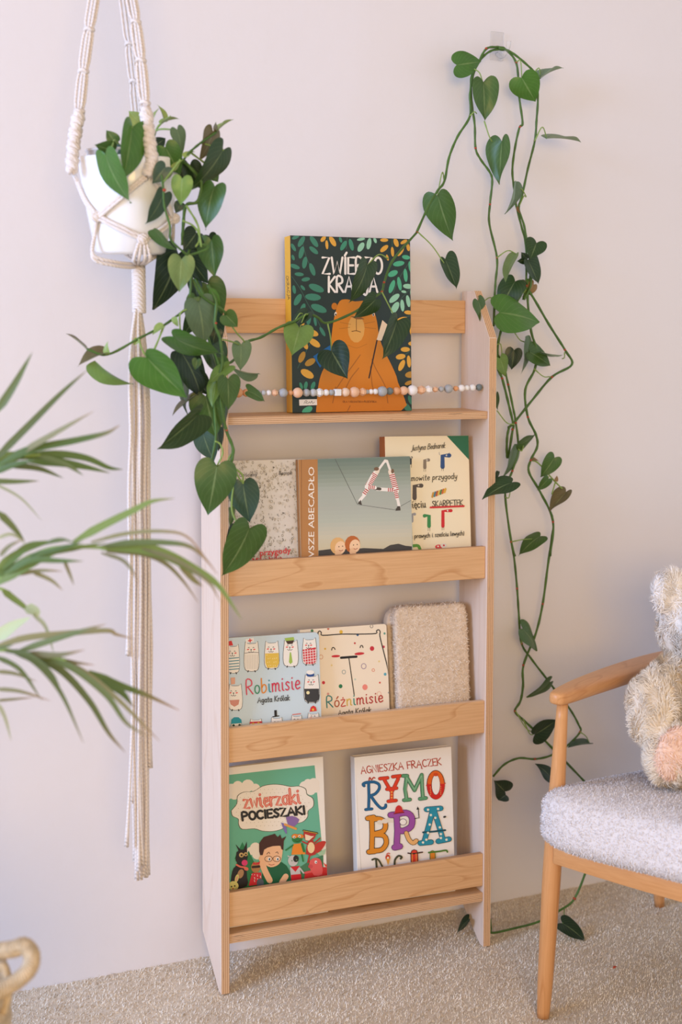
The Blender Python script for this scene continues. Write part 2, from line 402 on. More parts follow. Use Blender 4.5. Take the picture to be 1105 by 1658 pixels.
HAND = {   # single-line hand lettering: (advance, strokes); capital height 1
 'A': (.72, [[(0, 0), (.34, 1), (.68, 0)], [(.13, .36), (.56, .36)]]), 'B': (.6, [[(0, 0), (0, 1)], [(0, 1), (.4, .95), (.42, .62), (0, .54)], [(0, .54), (.5, .46), (.5, .08), (0, 0)]]),
 'C': (.62, [arc(.34, .5, .34, .5, 50, 310, 9)]), 'E': (.5, [[(.48, 1), (0, 1), (0, 0), (.48, 0)], [(0, .52), (.4, .52)]]),
 'F': (.5, [[(.48, 1), (0, 1), (0, 0)], [(0, .52), (.4, .52)]]), 'G': (.66, [arc(.34, .5, .34, .5, 50, 330, 9) + [(.64, .45), (.4, .45)]]),
 'I': (.16, [[(.06, 0), (.06, 1)]]), 'J': (.4, [[(.34, 1), (.34, .1), (.22, -.2), (.02, -.12)]]), 'K': (.58, [[(0, 0), (0, 1)], [(.52, 1), (.03, .5), (.54, 0)]]),
 'M': (.8, [[(0, 0), (.08, 1), (.4, .3), (.7, 1), (.78, 0)]]), 'N': (.62, [[(0, 0), (0, 1), (.56, 0), (.56, 1)]]), 'O': (.66, [arc(.32, .5, .31, .5, 90, 450, 13)]),
 'P': (.55, [[(0, 0), (0, 1), (.42, .95), (.46, .6), (0, .46)]]), 'R': (.58, [[(0, 0), (0, 1), (.4, .96), (.44, .62), (0, .5)], [(.12, .5), (.54, 0)]]),
 'S': (.52, [[(.46, .88), (.26, 1), (.04, .8), (.24, .52), (.46, .28), (.24, 0), (0, .14)]]), 'T': (.6, [[(0, 1), (.58, 1)], [(.29, 1), (.29, 0)]]),
 'W': (.9, [[(0, 1), (.18, 0), (.44, .75), (.66, 0), (.86, 1)]]), 'Y': (.6, [[(0, 1), (.28, .5), (.56, 1)], [(.28, .5), (.28, 0)]]), 'Z': (.6, [[(0, 1), (.54, 1), (0, 0), (.58, 0)]]),
 'L': (.48, [[(0, 1), (0, 0), (.46, 0)]]), 'D': (.62, [[(0, 0), (0, 1), (.42, .85), (.58, .5), (.42, .12), (0, 0)]]),
 'a': (.5, [arc(.2, .28, .2, .28, 40, 400, 10), [(.4, .58), (.4, .1), (.5, 0)]]), 'b': (.46, [[(0, 1), (.02, .1), (.2, 0), (.4, .2), (.34, .5), (.16, .55), (.03, .35)]]),
 'c': (.4, [arc(.2, .28, .2, .28, 50, 320, 8)]), 'd': (.5, [arc(.2, .28, .2, .28, 40, 400, 10), [(.42, 1), (.4, .1), (.5, 0)]]),
 'e': (.42, [[(.02, .28), (.36, .34), (.3, .56), (.12, .54), (.02, .25), (.16, 0), (.4, .1)]]), 'g': (.48, [arc(.2, .3, .2, .26, 40, 400, 10), [(.4, .56), (.4, -.2), (.24, -.38), (.02, -.26)]]),
 'h': (.46, [[(0, 1), (0, 0)], [(0, .38), (.2, .58), (.36, .44), (.36, .08), (.44, 0)]]), 'i': (.2, [[(.05, .56), (.07, .08), (.18, 0)], [(.06, .78), (.08, .82)]]),
 'j': (.24, [[(.12, .56), (.12, -.2), (-.04, -.34)], [(.12, .78), (.14, .82)]]), 'k': (.44, [[(0, 1), (0, 0)], [(.36, .56), (.04, .26), (.42, 0)]]), 'l': (.2, [[(.03, 1), (.03, .1), (.16, 0)]]),
 'm': (.68, [[(0, .56), (.02, 0)], [(.02, .38), (.16, .58), (.28, .42), (.28, 0)], [(.28, .38), (.44, .58), (.56, .42), (.56, .08), (.66, 0)]]),
 'n': (.46, [[(0, .56), (.02, 0)], [(.02, .38), (.2, .58), (.34, .44), (.34, .08), (.44, 0)]]), 'o': (.46, [arc(.21, .28, .2, .28, 90, 450, 11)]),
 'p': (.46, [[(0, .56), (0, -.4)], [(0, .4), (.2, .57), (.38, .34), (.24, .02), (.02, .1)]]), 'r': (.32, [[(0, .56), (.02, 0)], [(.02, .34), (.14, .54), (.3, .54)]]),
 's': (.38, [[(.32, .48), (.18, .58), (.04, .44), (.3, .16), (.16, 0), (0, .08)]]), 't': (.32, [[(.12, .9), (.12, .1), (.28, 0)], [(0, .58), (.28, .6)]]),
 'u': (.46, [[(0, .56), (.04, .1), (.2, 0), (.34, .2), (.36, .56)], [(.36, .4), (.38, .06), (.46, 0)]]), 'w': (.6, [[(0, .56), (.12, 0), (.28, .44), (.42, 0), (.56, .56)]]),
 'y': (.44, [[(0, .56), (.04, .2), (.2, .1), (.36, .3)], [(.38, .56), (.34, -.2), (.16, -.38), (0, -.28)]]), 'z': (.42, [[(0, .55), (.36, .55), (0, 0), (.4, 0)]]),
 ' ': (.3, []), '(': (.24, [arc(.3, .35, .26, .6, 130, 230, 6)]), ')': (.24, [arc(-.1, .35, .26, .6, -50, 50, 6)]), '-': (.34, [[(.03, .42), (.3, .42)]])}
for ch, b_, ex in (('ó', 'o', [[(.2, .72), (.34, .9)]]), ('ż', 'z', [[(.18, .72), (.2, .76)]]), ('ś', 's', [[(.16, .72), (.3, .9)]]), ('ń', 'n', [[(.16, .72), (.3, .9)]]), ('ł', 'l', [[(-.08, .42), (.16, .62)]]),
                  ('ę', 'e', [[(.3, .04), (.24, -.14), (.36, -.2)]]), ('ą', 'a', [[(.44, 0), (.38, -.16), (.52, -.2)]]), ('ć', 'c', [[(.16, .72), (.3, .9)]]), ('Í', 'I', [[(.02, 1.12), (.16, 1.3)]]),
                  ('Ą', 'A', [[(.66, 0), (.6, -.18), (.74, -.22)]]), ('Ł', 'L', [[(-.1, .4), (.2, .62)]]), ('Ń', 'N', [[(.22, 1.1), (.38, 1.28)]]), ('é', 'e', [[(.16, .72), (.3, .9)]])):
    HAND[ch] = (HAND[b_][0], HAND[b_][1] + ex)

class Cover:
    """a flat face of a thing that carries print; shapes are given in reference coordinates reg = (x0, y0, scale)"""
    def __init__(s, parent, O, u, v, n, size, reg, margin=.0004):
        s.parent, s.O, s.u, s.v, s.n, s.size, s.reg, s.lev, s.mg = parent, np.array(O), np.array(u), np.array(v), np.array(n), size, reg, 0, margin
        s.mb = None
    def P(s, x, y):
        x, y = x / s.reg[2] + s.reg[0], y / s.reg[2] + s.reg[1]
        d = ray(x, y); t = ((s.O - CAM) @ s.n) / (d @ s.n); q = CAM + d * t - s.O
        return [float(q @ s.u), float(q @ s.v)]
    def begin(s, name): s.name = name; s.mb = MB(); s.mats = []
    def end(s, label=None, kind=None):
        if s.mb.f: build(s.mb, s.name, [ink(c) for c in s.mats], s.parent, smooth=False, fix=False, label=label, kind=kind)
    def _mi(s, c):
        if c not in s.mats: s.mats.append(c)
        return s.mats.index(c)
    def _put(s, uv, faces, col):
        s.lev += 1; h = .00012 + s.lev * .0000035; w, hh = s.size; m = s.mg
        vs = [s.O + s.u * min(max(a, m), w - m) + s.v * min(max(b, m), hh - m) + s.n * h for a, b in uv]
        s.mb.add(vs, faces, s._mi(col))
    def poly(s, pts, col, smooth=0):
        if smooth: pts = [tuple(q) for q in catmull(list(pts) + [pts[0]], smooth)][:-1]
        uv = [s.P(*p) for p in pts]
        a = sum(uv[i][0] * uv[(i + 1) % len(uv)][1] - uv[(i + 1) % len(uv)][0] * uv[i][1] for i in range(len(uv)))
        if a < 0: uv = uv[::-1]
        s._put(uv, [tuple(range(len(uv)))], col)
    def ell(s, x, y, a, b=None, ang=0, col='#000000', n=14):
        b = a if b is None else b; t = math.radians(ang); ca, sa = math.cos(t), math.sin(t)
        s.poly([(x + a * math.cos(k) * ca - b * math.sin(k) * sa, y + a * math.cos(k) * sa + b * math.sin(k) * ca) for k in np.linspace(0, 2 * math.pi, n + 1)[:-1]], col)
    def line(s, pts, w, col, smooth=4, caps=True):
        p = [np.array(q[:2], float) for q in (catmull([V(*q) for q in pts], smooth) if smooth and len(pts) > 2 else [V(*q) for q in pts])]
        m = len(p); uv = []; fs = []
        for i in range(m):
            d = p[min(i + 1, m - 1)] - p[max(i - 1, 0)]; d = d / (np.linalg.norm(d) + 1e-9); q = np.array([-d[1], d[0]]) * w / 2
            uv += [s.P(*(p[i] + q)), s.P(*(p[i] - q))]
        for i in range(m - 1): fs.append((2 * i, 2 * i + 1, 2 * i + 3, 2 * i + 2))
        s._put(uv, fs, col)
        if caps and w > 3:
            for e in (p[0], p[-1]): s.ell(e[0], e[1], w / 2, col=col, n=8)
    def hand(s, txt, p0, p1, h, w, cols, slant=0, smooth=3):
        adv = sum(HAND[c][0] + .13 for c in txt) - .13; p0, p1 = V(*p0), V(*p1); d = (p1 - p0) / adv; dn = nrm(d); up = V(dn[1], -dn[0]) * h
        x = 0
        for i, ch in enumerate(txt):
            a, st = HAND[ch]; col = cols if isinstance(cols, str) else cols[min(i, len(cols) - 1)]
            for q in st: s.line([tuple(p0 + d * (x + gx) + up * gy + dn * slant * gy * h) for gx, gy in q], w, col, smooth=smooth if len(q) > 2 and ch.islower() or ch in 'CGOSJBPR' else 0)
            x += a + .13
    def type(s, txt, p0, p1, h, col, bold=0):
        vs, fs = glyphs(txt, bold)
        if not len(vs): return
        p0, p1 = V(*p0), V(*p1); x0, x1 = vs[:, 0].min(), vs[:, 0].max(); d = (p1 - p0) / (x1 - x0); dn = nrm(d); up = V(dn[1], -dn[0]) * h / .73
        s._put([s.P(*(p0 + d * (x - x0) + up * y)) for x, y in vs[:, :2]], fs, col)

M_paper = plain('page_block', '#e9dfce', rough=.9, noise=.08, nscale=300)
def book(name, label, tl, tr, y0, z0, tilt, thick, cover_col, spine_col=None, h=None, board=.0022, back_col=None, rounded=0):
    n = SM @ V(0, -math.cos(tilt), math.sin(tilt)); O0 = s2w((0, y0, z0))
    def hit(p):
        d = ray(*p); return CAM + d * (((O0 - CAM) @ n) / (d @ n))
    A, B = hit(tl), hit(tr); u = nrm(B - A); v = np.cross(n, u); w = float(np.linalg.norm(B - A))
    zs = lambda P: w2s(P)[2]
    if h is None: h = min((zs(A) - z0) / (SM.T @ v)[2], (zs(B) - z0) / (SM.T @ v)[2]) - .0006
    O = A - v * h
    M = Matrix([[u[i], v[i], n[i], O[i]] for i in range(3)] + [[0, 0, 0, 1]])
    root = empty(name, None, label, 'book', 'picture books on the shelf', mat=M)
    cm = plain(name + '_cover', cover_col, rough=.42, spec=.4); sm = plain(name + '_spine', spine_col or cover_col, rough=.45, spec=.4)
    bk = cm if back_col is None else plain(name + '_back', back_col, rough=.45)
    if rounded:
        def rr(z0_, z1_):
            r = rounded; c = []
            for cx, cy, a in ((w - r, h - r, 0), (0, h, 90), (0, 0, 180), (w - r, r, 270)):
                if cx == 0: c.append((cx, cy))
                else: c += arc(cx, cy, r, r, a, a + 90, 6)
            k = len(c); m = MB(); m.add([(x, y, z0_) for x, y in c] + [(x, y, z1_) for x, y in c], [tuple(range(k))[::-1], tuple(range(k, 2 * k))] + [(i, (i + 1) % k, k + (i + 1) % k, k + i) for i in range(k)]); return m
        build(rr(-.0012, 0), 'cover', [cm], root, smooth=False, local=True)
        build(rr(-thick, -thick + .0012), 'back_cover', [bk], root, smooth=False, local=True)
        build(rr(-thick + .0013, -.0013), 'pages', [M_paper], root, smooth=False, local=True)
    else:
        build(MB().box((0, 0, -board), (w, h, 0)), 'cover', [cm], root, smooth=False, local=True, bevel=.0006, bseg=2)
        build(MB().box((0, 0, -thick), (w, h, -thick + board)), 'back_cover', [bk], root, smooth=False, local=True, bevel=.0006)
        build(MB().box((-.0002, .0002, -thick + .0001), (board, h - .0002, -.0001)), 'spine', [sm], root, smooth=False, local=True, bevel=.0008)
        build(MB().box((board + .0002, .003, -thick + board + .0001), (w - .003, h - .003, -board - .0001)), 'pages', [M_paper], root, smooth=False, local=True)
    return root, O, u, v, n, (w, h), thick

# ---- book on the display shelf
R_K = (440, 370, 4.25)
root, O, u, v, n, sz, th = book('picture_book', 'dark green hardback with an orange animal and leaves, alone on the top shelf', (470, 381), (664.5, 387), .060, 1.0318, .045, .030, '#26332e', '#dca22c')
c = Cover(root, O, u, v, n, sz, R_K)
g1, g2, g3, pl, ye, yd = '#3f7d64', '#3f8a6c', '#4faa82', '#93c7a8', '#dca23c', '#b4842f'
YL = []
c.begin('green_leaf_print')
for p in ([(140, 330), (200, 420), (250, 520), (300, 600), (365, 740)], [(815, 520), (870, 360), (960, 215)], [(880, 620), (985, 600)], [(860, 900), (930, 860), (1000, 800)], [(830, 600), (880, 500), (950, 420)],
          [(205, 60), (240, 200), (290, 300)], [(520, 60), (515, 140)], [(640, 60), (650, 140)], [(385, 60), (390, 120)], [(830, 70), (830, 180)], [(180, 960), (290, 740)]):
    c.line(p, 5, '#3c5a4c')
for x, y, a, b, t, col in ((165, 60, 28, 12, -25, g1), (205, 90, 42, 17, -60, g1), (292, 90, 45, 18, 55, g1), (290, 150, 38, 16, 40, g1), (205, 165, 44, 17, -75, g1), (228, 235, 42, 17, -80, g1), (280, 282, 46, 17, 70, g1),
        (160, 262, 36, 15, 20, g1), (190, 315, 32, 13, 5, g1), (235, 350, 30, 14, -10, g1), (308, 410, 56, 24, 22, g1), (215, 408, 22, 10, 50, g1), (285, 472, 55, 24, 5, g1), (180, 490, 45, 20, -60, g1), (325, 550, 58, 25, 22, g1),
        (150, 130, 30, 12, 60, g1), (155, 420, 30, 12, 80, g1), (255, 625, 38, 16, -85, g1), (300, 640, 32, 10, 80, g1), (350, 710, 36, 12, 60, g1), (215, 548, 34, 16, -70, g1), (148, 200, 20, 10, 70, g1),
        (495, 118, 38, 16, -60, g2), (548, 112, 42, 15, 75, g2), (475, 78, 20, 10, 70, g2), (615, 128, 36, 19, -60, pl), (670, 105, 40, 16, -80, pl), (615, 74, 28, 10, -10, pl), (712, 80, 22, 10, 70, pl),
        (355, 72, 24, 14, -50, ye), (380, 112, 32, 10, 85, ye), (420, 88, 40, 17, 60, ye), (775, 80, 28, 12, 0, ye), (775, 138, 34, 16, -40, ye), (857, 97, 32, 16, 70, ye), (832, 160, 34, 11, 85, ye), (888, 160, 36, 14, -55, ye),
        (910, 92, 26, 12, -30, ye), (940, 130, 26, 12, 80, ye), (797, 200, 22, 8, 75, ye), (925, 198, 28, 15, 10, g3), (875, 242, 40, 18, -10, g3), (835, 310, 36, 20, -25, g3), (828, 400, 48, 17, -70, g3), (880, 380, 48, 14, 80, g3),
        (922, 322, 46, 14, 85, g3), (955, 265, 40, 12, 80, g3), (940, 398, 36, 17, 5, pl), (910, 435, 18, 9, 10, pl), (845, 480, 44, 20, -40, pl), (850, 545, 45, 22, -60, pl), (900, 530, 42, 14, 85, pl), (940, 500, 42, 14, 80, pl),
        (965, 455, 36, 10, 80, pl), (942, 578, 30, 14, 5, ye), (898, 628, 40, 18, -15, ye), (918, 668, 24, 11, -50, ye), (962, 695, 44, 13, 85, ye), (968, 792, 28, 15, 0, ye), (920, 832, 32, 17, 0, ye), (888, 882, 34, 19, -10, ye),
        (895, 942, 42, 18, -65, ye), (945, 915, 42, 14, 85, ye), (980, 880, 44, 13, 80, ye), (995, 950, 20, 10, 80, ye), (958, 1005, 40, 22, -8, yd), (945, 1062, 30, 14, -20, yd), (1000, 1060, 26, 12, -60, yd),
        (203, 652, 24, 15, 15, ye), (278, 717, 46, 22, 20, ye), (228, 795, 40, 17, 65, ye), (295, 787, 46, 22, 35, ye), (208, 885, 42, 20, -65, yd), (265, 920, 40, 22, -30, yd), (245, 1000, 50, 26, 30, ye),
        (235, 1080, 28, 13, -80, g2), (285, 1082, 30, 14, -70, g2), (203, 1082, 24, 10, 70, g2), (245, 1250, 40, 22, -30, g3), (935, 1235, 42, 20, 55, g1), (990, 1225, 42, 18, -55, g1), (955, 1180, 34, 14, 70, g1)):
    if col not in (ye, yd): c.ell(x, y, a, b, t, col)
    else: YL.append((x, y, a, b, t, col))
c.end(kind='stuff')
c.begin('yellow_leaf_print')
for q in YL: c.ell(*q)
c.end(kind='stuff')
c.begin('animal_print')
c.poly([(305, 1275), (320, 1090), (350, 980), (405, 890), (408, 800), (418, 690), (438, 580), (468, 500), (520, 487), (572, 502), (650, 500), (700, 560), (725, 640), (740, 740), (770, 830), (830, 950), (870, 1060), (892, 1275)], '#d07d1e', smooth=3)
c.ell(432, 535, 20, 24, 0, '#c07018'); c.ell(582, 690, 58, 96, 0, '#dba050'); c.poly([(540, 605), (600, 600), (640, 625), (585, 625)], '#8a5a2a'); c.line([(583, 625), (583, 705)], 4, '#6b4318'); c.line([(552, 708), (583, 704), (612, 712)], 5, '#6b4318')
for p in ([(465, 690), (540, 680)], [(470, 645), (545, 660)], [(640, 655), (712, 640)], [(640, 680), (718, 690)]): c.line(p, 3, '#a3651c')
c.ell(440, 588, 8, 14, 10, '#efe2cf'); c.ell(700, 590, 8, 14, 0, '#efe2cf'); c.ell(441, 592, 5, 8, 0, '#33241a'); c.ell(700, 594, 5, 8, 0, '#33241a')
c.line([(520, 800), (585, 822), (655, 795)], 4, '#b86d1a')
for p in ([(440, 1110), (500, 1020), (560, 940), (610, 870)], [(500, 1120), (545, 1030), (600, 960)], [(690, 900), (715, 960), (770, 1060), (790, 1110)], [(680, 950), (690, 1060), (700, 1110)], [(420, 1200), (440, 1090)], [(800, 1200), (790, 1120)], [(520, 1270), (540, 1220)]): c.line(p, 7, '#a9641b')
c.poly([(762, 630), (797, 662), (756, 772), (722, 768)], '#eccfaa'); c.line([(725, 770), (670, 1028)], 9, '#33241c', smooth=0)
c.poly([(285, 880), (402, 803), (428, 850), (332, 958)], '#1f5f92'); c.line([(330, 900), (345, 880), (350, 900), (365, 870)], 6, '#dfe6ea'); c.poly([(872, 770), (910, 778), (885, 755)], '#e2c49e')
c.end('orange furry animal holding a little flag')
c.begin('title_print')
c.hand('ZWÍERZO', (350, 312), (762, 312), 112, 15, '#f3e9de', smooth=3); c.hand('KRACJA', (393, 437), (730, 437), 105, 15, '#f3e9de'); c.end('cream hand-drawn title letters')
c.begin('author_print'); c.hand('OLA WOLDAŃSKA-PŁOCIŃSKA', (490, 1198), (722, 1198), 13, 2.2, '#7a4a18'); c.end()
c.begin('name_sticker'); c.poly([(188, 1177), (311, 1174), (312, 1215), (190, 1219)], '#efe9e3'); c.line([(222, 1205), (232, 1185), (245, 1190), (232, 1200), (252, 1202), (258, 1192), (266, 1202), (276, 1186), (280, 1203), (296, 1194)], 3, '#4a4038'); c.end('small white handwritten name sticker')
# lettering on the yellow spine
us = -n; cs = Cover(root, O - n * th, n, v, -u, (th, sz[1]), R_K)
cs.begin('spine_print'); cs.hand('ZWIERZOKRACJA', (90, 195), (114, 490), 15, 3.4, '#5a4016'); cs.line([(139, 870), (143, 905)], 3, '#5a4016'); cs.end()
cs.begin('name_sticker'); cs.poly([(148, 1180), (190, 1177), (192, 1219), (150, 1222)], '#e9e2da'); cs.end()

# ---- second tier
R4 = (365, 730, 6.906)
root, O, u, v, n, sz, th = book('picture_book', 'grey patterned hardback with red lettering, leftmost on the second tier', (366, 746.2), (492, 743), .037, TIERZ[0], .10, .016, '#dcd3c8', '#cfc6ba')
c = Cover(root, O, u, v, n, sz, R4); c.begin('pattern_print')
r_ = random.Random(5)
for i in range(950):
    x, y = r_.uniform(-5, 860), r_.uniform(112, 1300)
    if 330 < x < 760 and 420 < y < 960 and r_.random() < .45: continue
    col = r_.choice(['#b3a893', '#a59a84', '#8f8570', '#bdb3a0', '#6f6656']); k = r_.random(); s_ = r_.uniform(8, 20)
    if k < .45: c.line([(x, y), (x + r_.uniform(-s_, s_), y + s_), (x + r_.uniform(-s_, s_), y + 2 * s_)], r_.uniform(3, 6), col, smooth=2, caps=False)
    elif k < .8: c.ell(x, y, s_ * .6, s_ * .8, 0, col, n=8); c.ell(x, y, s_ * .35, s_ * .5, 0, '#d8cfc3', n=8)
    else: c.poly([(x, y), (x + s_ * 1.3, y + s_ * .4), (x + s_ * .3, y + s_ * 1.5)], col)
c.end()
c.begin('author_print'); c.type('Gościnny', (147, 290), (350, 284), 42, '#4a423c'); c.type('Sempé', (592, 268), (742, 264), 42, '#4a423c'); c.end()
c.begin('title_print'); c.type('przygody', (382, 1172), (728, 1138), 66, '#d3262a', .012); c.type('Mikołajka', (300, 1262), (640, 1230), 66, '#d3262a', .012); c.end('red title lettering')

R5 = (480, 700, 3.683)
root, O, u, v, n, sz, th = book('picture_book', 'storybook with brown cloth strip and acrobats forming a striped letter A', (482.8, 744), (664.3, 738.6), .0215, TIERZ[0], .10, .013, '#a9b3a6', '#a06a38')
c = Cover(root, O, u, v, n, sz, R5)
c.begin('sky_print')
st = [(142, (.44, .50, .45)), (230, (.54, .58, .52)), (330, (.66, .68, .63)), (430, (.68, .69, .64)), (520, (.71, .72, .66)), (600, (.78, .75, .66)), (720, (.80, .74, .60)), (800, (.8, .74, .6))]
for i in range(24):
    a, b = 142 + i * 24, 142 + (i + 1) * 24; q = (a + b) / 2
    k = [j for j in range(len(st) - 1) if st[j][0] <= q][-1]; t = (q - st[k][0]) / (st[k + 1][0] - st[k][0])
    col = '#%02x%02x%02x' % tuple(int(255 * (st[k][1][j] * (1 - t) + st[k + 1][1][j] * t)) for j in range(3))
    c.poly([(126, a + 16), (690, a), (690, b), (126, b + 16)], col)
c.end()
c.begin('cloth_strip'); c.poly([(8, 150), (127, 158), (132, 860), (8, 860)], '#b37c46'); c.line([(30, 160), (32, 860)], 4, '#8f5f32', smooth=0); c.end()
c.begin('hill_print'); c.poly([(132, 705), (250, 690), (330, 700), (400, 690), (520, 695), (560, 672), (610, 664), (650, 676), (690, 680), (690, 800), (132, 800)], '#46403a'); c.end()
c.begin('acrobat_print')
c.line([(232, 160), (365, 430), (585, 462), (690, 405)], 3, '#5a5a55', smooth=0)
def stripe(p, q, w, k):
    p, q = V(*p), V(*q); d = (q - p); nn = nrm(V(-d[1], d[0])) * w / 2
    c.line([tuple(p), tuple(q)], w, '#efe6dc', smooth=0)
    for i in range(k):
        a = p + d * (i + .15) / k; b = p + d * (i + .65) / k; c.poly([tuple(a + nn), tuple(b + nn), tuple(b - nn), tuple(a - nn)], '#b5352f')
c.line([(380, 405), (410, 370)], 18, '#efe6dc', smooth=0); c.line([(605, 400), (614, 445)], 17, '#efe6dc', smooth=0); c.poly([(366, 425), (384, 402), (392, 434)], '#4a4036'); c.poly([(590, 468), (604, 440), (620, 440), (622, 466)], '#4a4036')
c.line([(480, 338), (545, 342)], 20, '#efe6dc', smooth=0); c.line([(468, 335), (500, 338)], 17, '#4f4538', smooth=0)
stripe((404, 368), (432, 328), 24, 4); stripe((425, 322), (472, 245), 34, 9); stripe((430, 325), (470, 330), 22, 4); stripe((545, 342), (590, 345), 22, 4); stripe((570, 250), (596, 350), 34, 9); stripe((590, 340), (602, 395), 22, 5)
c.line([(412, 330), (450, 255)], 10, '#f0e8e0', smooth=0); c.line([(478, 240), (530, 168)], 14, '#efe6dc', smooth=0); c.line([(566, 245), (540, 170)], 14, '#efe6dc', smooth=0); c.ell(535, 172, 14, 9, 0, '#f0e6da')
c.ell(484, 230, 13, 20, 15, '#ecd9c4'); c.ell(478, 218, 15, 11, 0, '#7a5c44'); c.ell(560, 238, 12, 17, -15, '#ecd9c4'); c.ell(574, 232, 9, 14, 0, '#7a5c44')
c.end('two acrobats in red and white stripes forming a letter')
c.begin('children_print')
for x, y, hc in ((248, 678, '#dcab6c'), (335, 668, '#b9652c')):
    c.ell(x, y, 46, 52, 0, hc); c.ell(x + 14, y + 10, 32, 40, 12, '#efc69c'); c.poly([(x - 20, 730), (x + 45, 735), (x + 60, 800), (x - 40, 800)], '#d9d5cf')
    c.ell(x + 2, y + 44, 20, 24, 0, '#e6b98c'); c.ell(x + 6, y + 4, 3.5, col='#4a3020', n=8); c.ell(x + 28, y + 1, 3.5, col='#4a3020', n=8); c.line([(x + 8, y + 26), (x + 20, y + 29), (x + 29, y + 23)], 4, '#b5604a')
c.end()
c.begin('title_print'); c.type('PIERWSZE ABECADŁO', (106, 908), (106, 206), 36, '#f1e3d2', .006); c.end('white title lettering running up the strip')

root, O, u, v, n, sz, th = book('picture_book', 'cream hardback with green corner and coloured socks, rightmost on the second tier', (623.4, 706.8), (759.2, 704.9), .036, TIERZ[0], .10, .026, '#efdfbd', '#b4602a', back_col='#2f2a28')
c = Cover(root, O, u, v, n, sz, R5)
c.begin('corner_print'); c.poly([(898, 14), (1034, 12), (1036, 164)], '#2f6b4b'); c.end()
def sock(x, y, h, w, t, col, ht=None):
    c.begin('sock_print')
    c.line([(x, y + h), (x, y + t / 2), (x + w, y + t / 2 - 3)], t, col, smooth=0); c.ell(x + w * .6, y + t * .35, 5, col='#efe6d0', n=8); c.ell(x + w * .65, y + t * .35, 2.4, col='#222222', n=6)
    for k in (-5, 5): c.line([(x + k, y + h + 3), (x + k, y + h + 24)], 2, '#2c2620', smooth=0)
    if x == 873: c.line([(856, 136), (852, 118)], 2, '#35507c', smooth=0); c.line([(905, 130), (916, 120)], 2, '#35507c', smooth=0)
    c.end()
sock(767, 158, 52, 22, 20, '#8a7a68'); sock(873, 128, 78, 40, 26, '#35507c'); sock(706, 308, 84, 40, 26, '#5a4f46'); sock(875, 460, 100, 48, 20, '#cc2a2c'); sock(682, 146, 40, 6, 14, '#3a3a3c')
c.begin('sock_print'); c.line([(792, 560), (792, 498), (765, 498)], 22, '#3f8a4c', smooth=0)
for k in (-5, 5): c.line([(792 + k, 565), (792 + k, 590)], 2, '#2c2620', smooth=0)
c.end()
c.begin('sock_print'); c.line([(690, 530), (690, 490), (706, 488)], 18, '#9a9aa0', smooth=0); c.end()
c.begin('sock_print'); c.line([(690, 678), (725, 676), (738, 696)], 18, '#5f9a40'); c.end()
c.begin('caterpillar_print')
for k in range(7): c.line([(812 + k * 12, 385 - k * 4.6), (818 + k * 12, 362 - k * 4)], 13, ['#c9963c', '#4f7d86', '#b5562f', '#d8b24c', '#5b7f4c', '#c96b35', '#d8a83c'][k], smooth=0)
c.end()
c.begin('sock_print'); c.ell(850, 683, 22, 14, 0, '#d84a4a'); c.ell(880, 675, 20, 14, 0, '#e2d8c8'); c.ell(846, 680, 5, col='#efe6d0', n=8); c.ell(880, 674, 6, col='#c23a3a', n=8); c.end()
c.begin('title_print'); dk = '#4a4436'
c.hand('niesamowite przygody', (600, 294), (958, 276), 34, 4.2, dk, slant=.15); c.end(); c.begin('title_print'); c.hand('dziesięciu', (600, 456), (772, 447), 44, 5.5, dk); c.hand('SKARPETEK', (812, 444), (994, 436), 34, 4.6, dk)
c.line([(800, 448), (900, 444), (998, 440)], 11, '#cc2a2c'); c.end(); c.begin('author_print'); c.hand('Justyna Bednarek', (684, 110), (886, 92), 32, 3.4, dk, slant=.3); c.end(); c.begin('subtitle_print'); c.hand('(czterech prawych i sześciu lewych)', (590, 638), (1000, 612), 26, 3.8, dk, slant=.1); c.end()

# ---- third tier
R1 = (365, 1010, 3.946)
root, O, u, v, n, sz, th = book('picture_book', 'light blue board book covered with small dressed bears, leftmost on the third tier', (362, 1033.5), (516.5, 1023.3), .021, TIERZ[1], .13, .013, '#c9d8de', rounded=.009)
c = Cover(root, O, u, v, n, sz, R1)
def bear(x, y0, w, h, tone='#f1e9de', tilt=0):
    o = '#39332f'; hw = w / 2
    pts = [(x - hw * .86, y0 + h * .06), (x - hw * .8, y0 - h * .04), (x - hw * .55, y0 + h * .03), (x, y0 + h * .035), (x + hw * .55, y0 + h * .02), (x + hw * .78, y0 - h * .05), (x + hw * .86, y0 + h * .06), (x + hw, y0 + h * .5), (x + hw * .96, y0 + h * .85), (x + hw * .6, y0 + h), (x - hw * .6, y0 + h), (x - hw * .96, y0 + h * .85), (x - hw, y0 + h * .5)]
    c.poly([(x + (px_ - x) * 1.06, y0 + h / 2 + (py_ - y0 - h / 2) * 1.03) for px_, py_ in pts], o, smooth=2); c.poly(pts, tone, smooth=2)
    for k in (-1, 1): c.line([(x + k * hw * .45, y0 + h), (x + k * hw * .5, y0 + h + 7)], 7, o, smooth=0)
def face(x, y, s=1):
    o = '#39332f'
    for k in (-1, 1): c.line([(x + k * 15 * s - 5, y), (x + k * 15 * s, y - 5), (x + k * 15 * s + 5, y)], 3, o); c.ell(x + k * 20 * s, y + 9, 8, 4, -10, '#e0463f', n=8)
    c.ell(x, y + 10, 5, 3.5, 0, o, n=8); c.line([(x, y + 10), (x, y + 24)], 3, o, smooth=0); c.line([(x - 16, y + 22), (x - 8, y + 29), (x, y + 26), (x + 8, y + 29), (x + 16, y + 22)], 3, o)
c.begin('bear_print')
bear(52, 140, 76, 172); face(45, 178)
for yy in (222, 240, 258, 276, 293): c.line([(20, yy), (86, yy - 6)], 6, '#4d8a98', smooth=0)
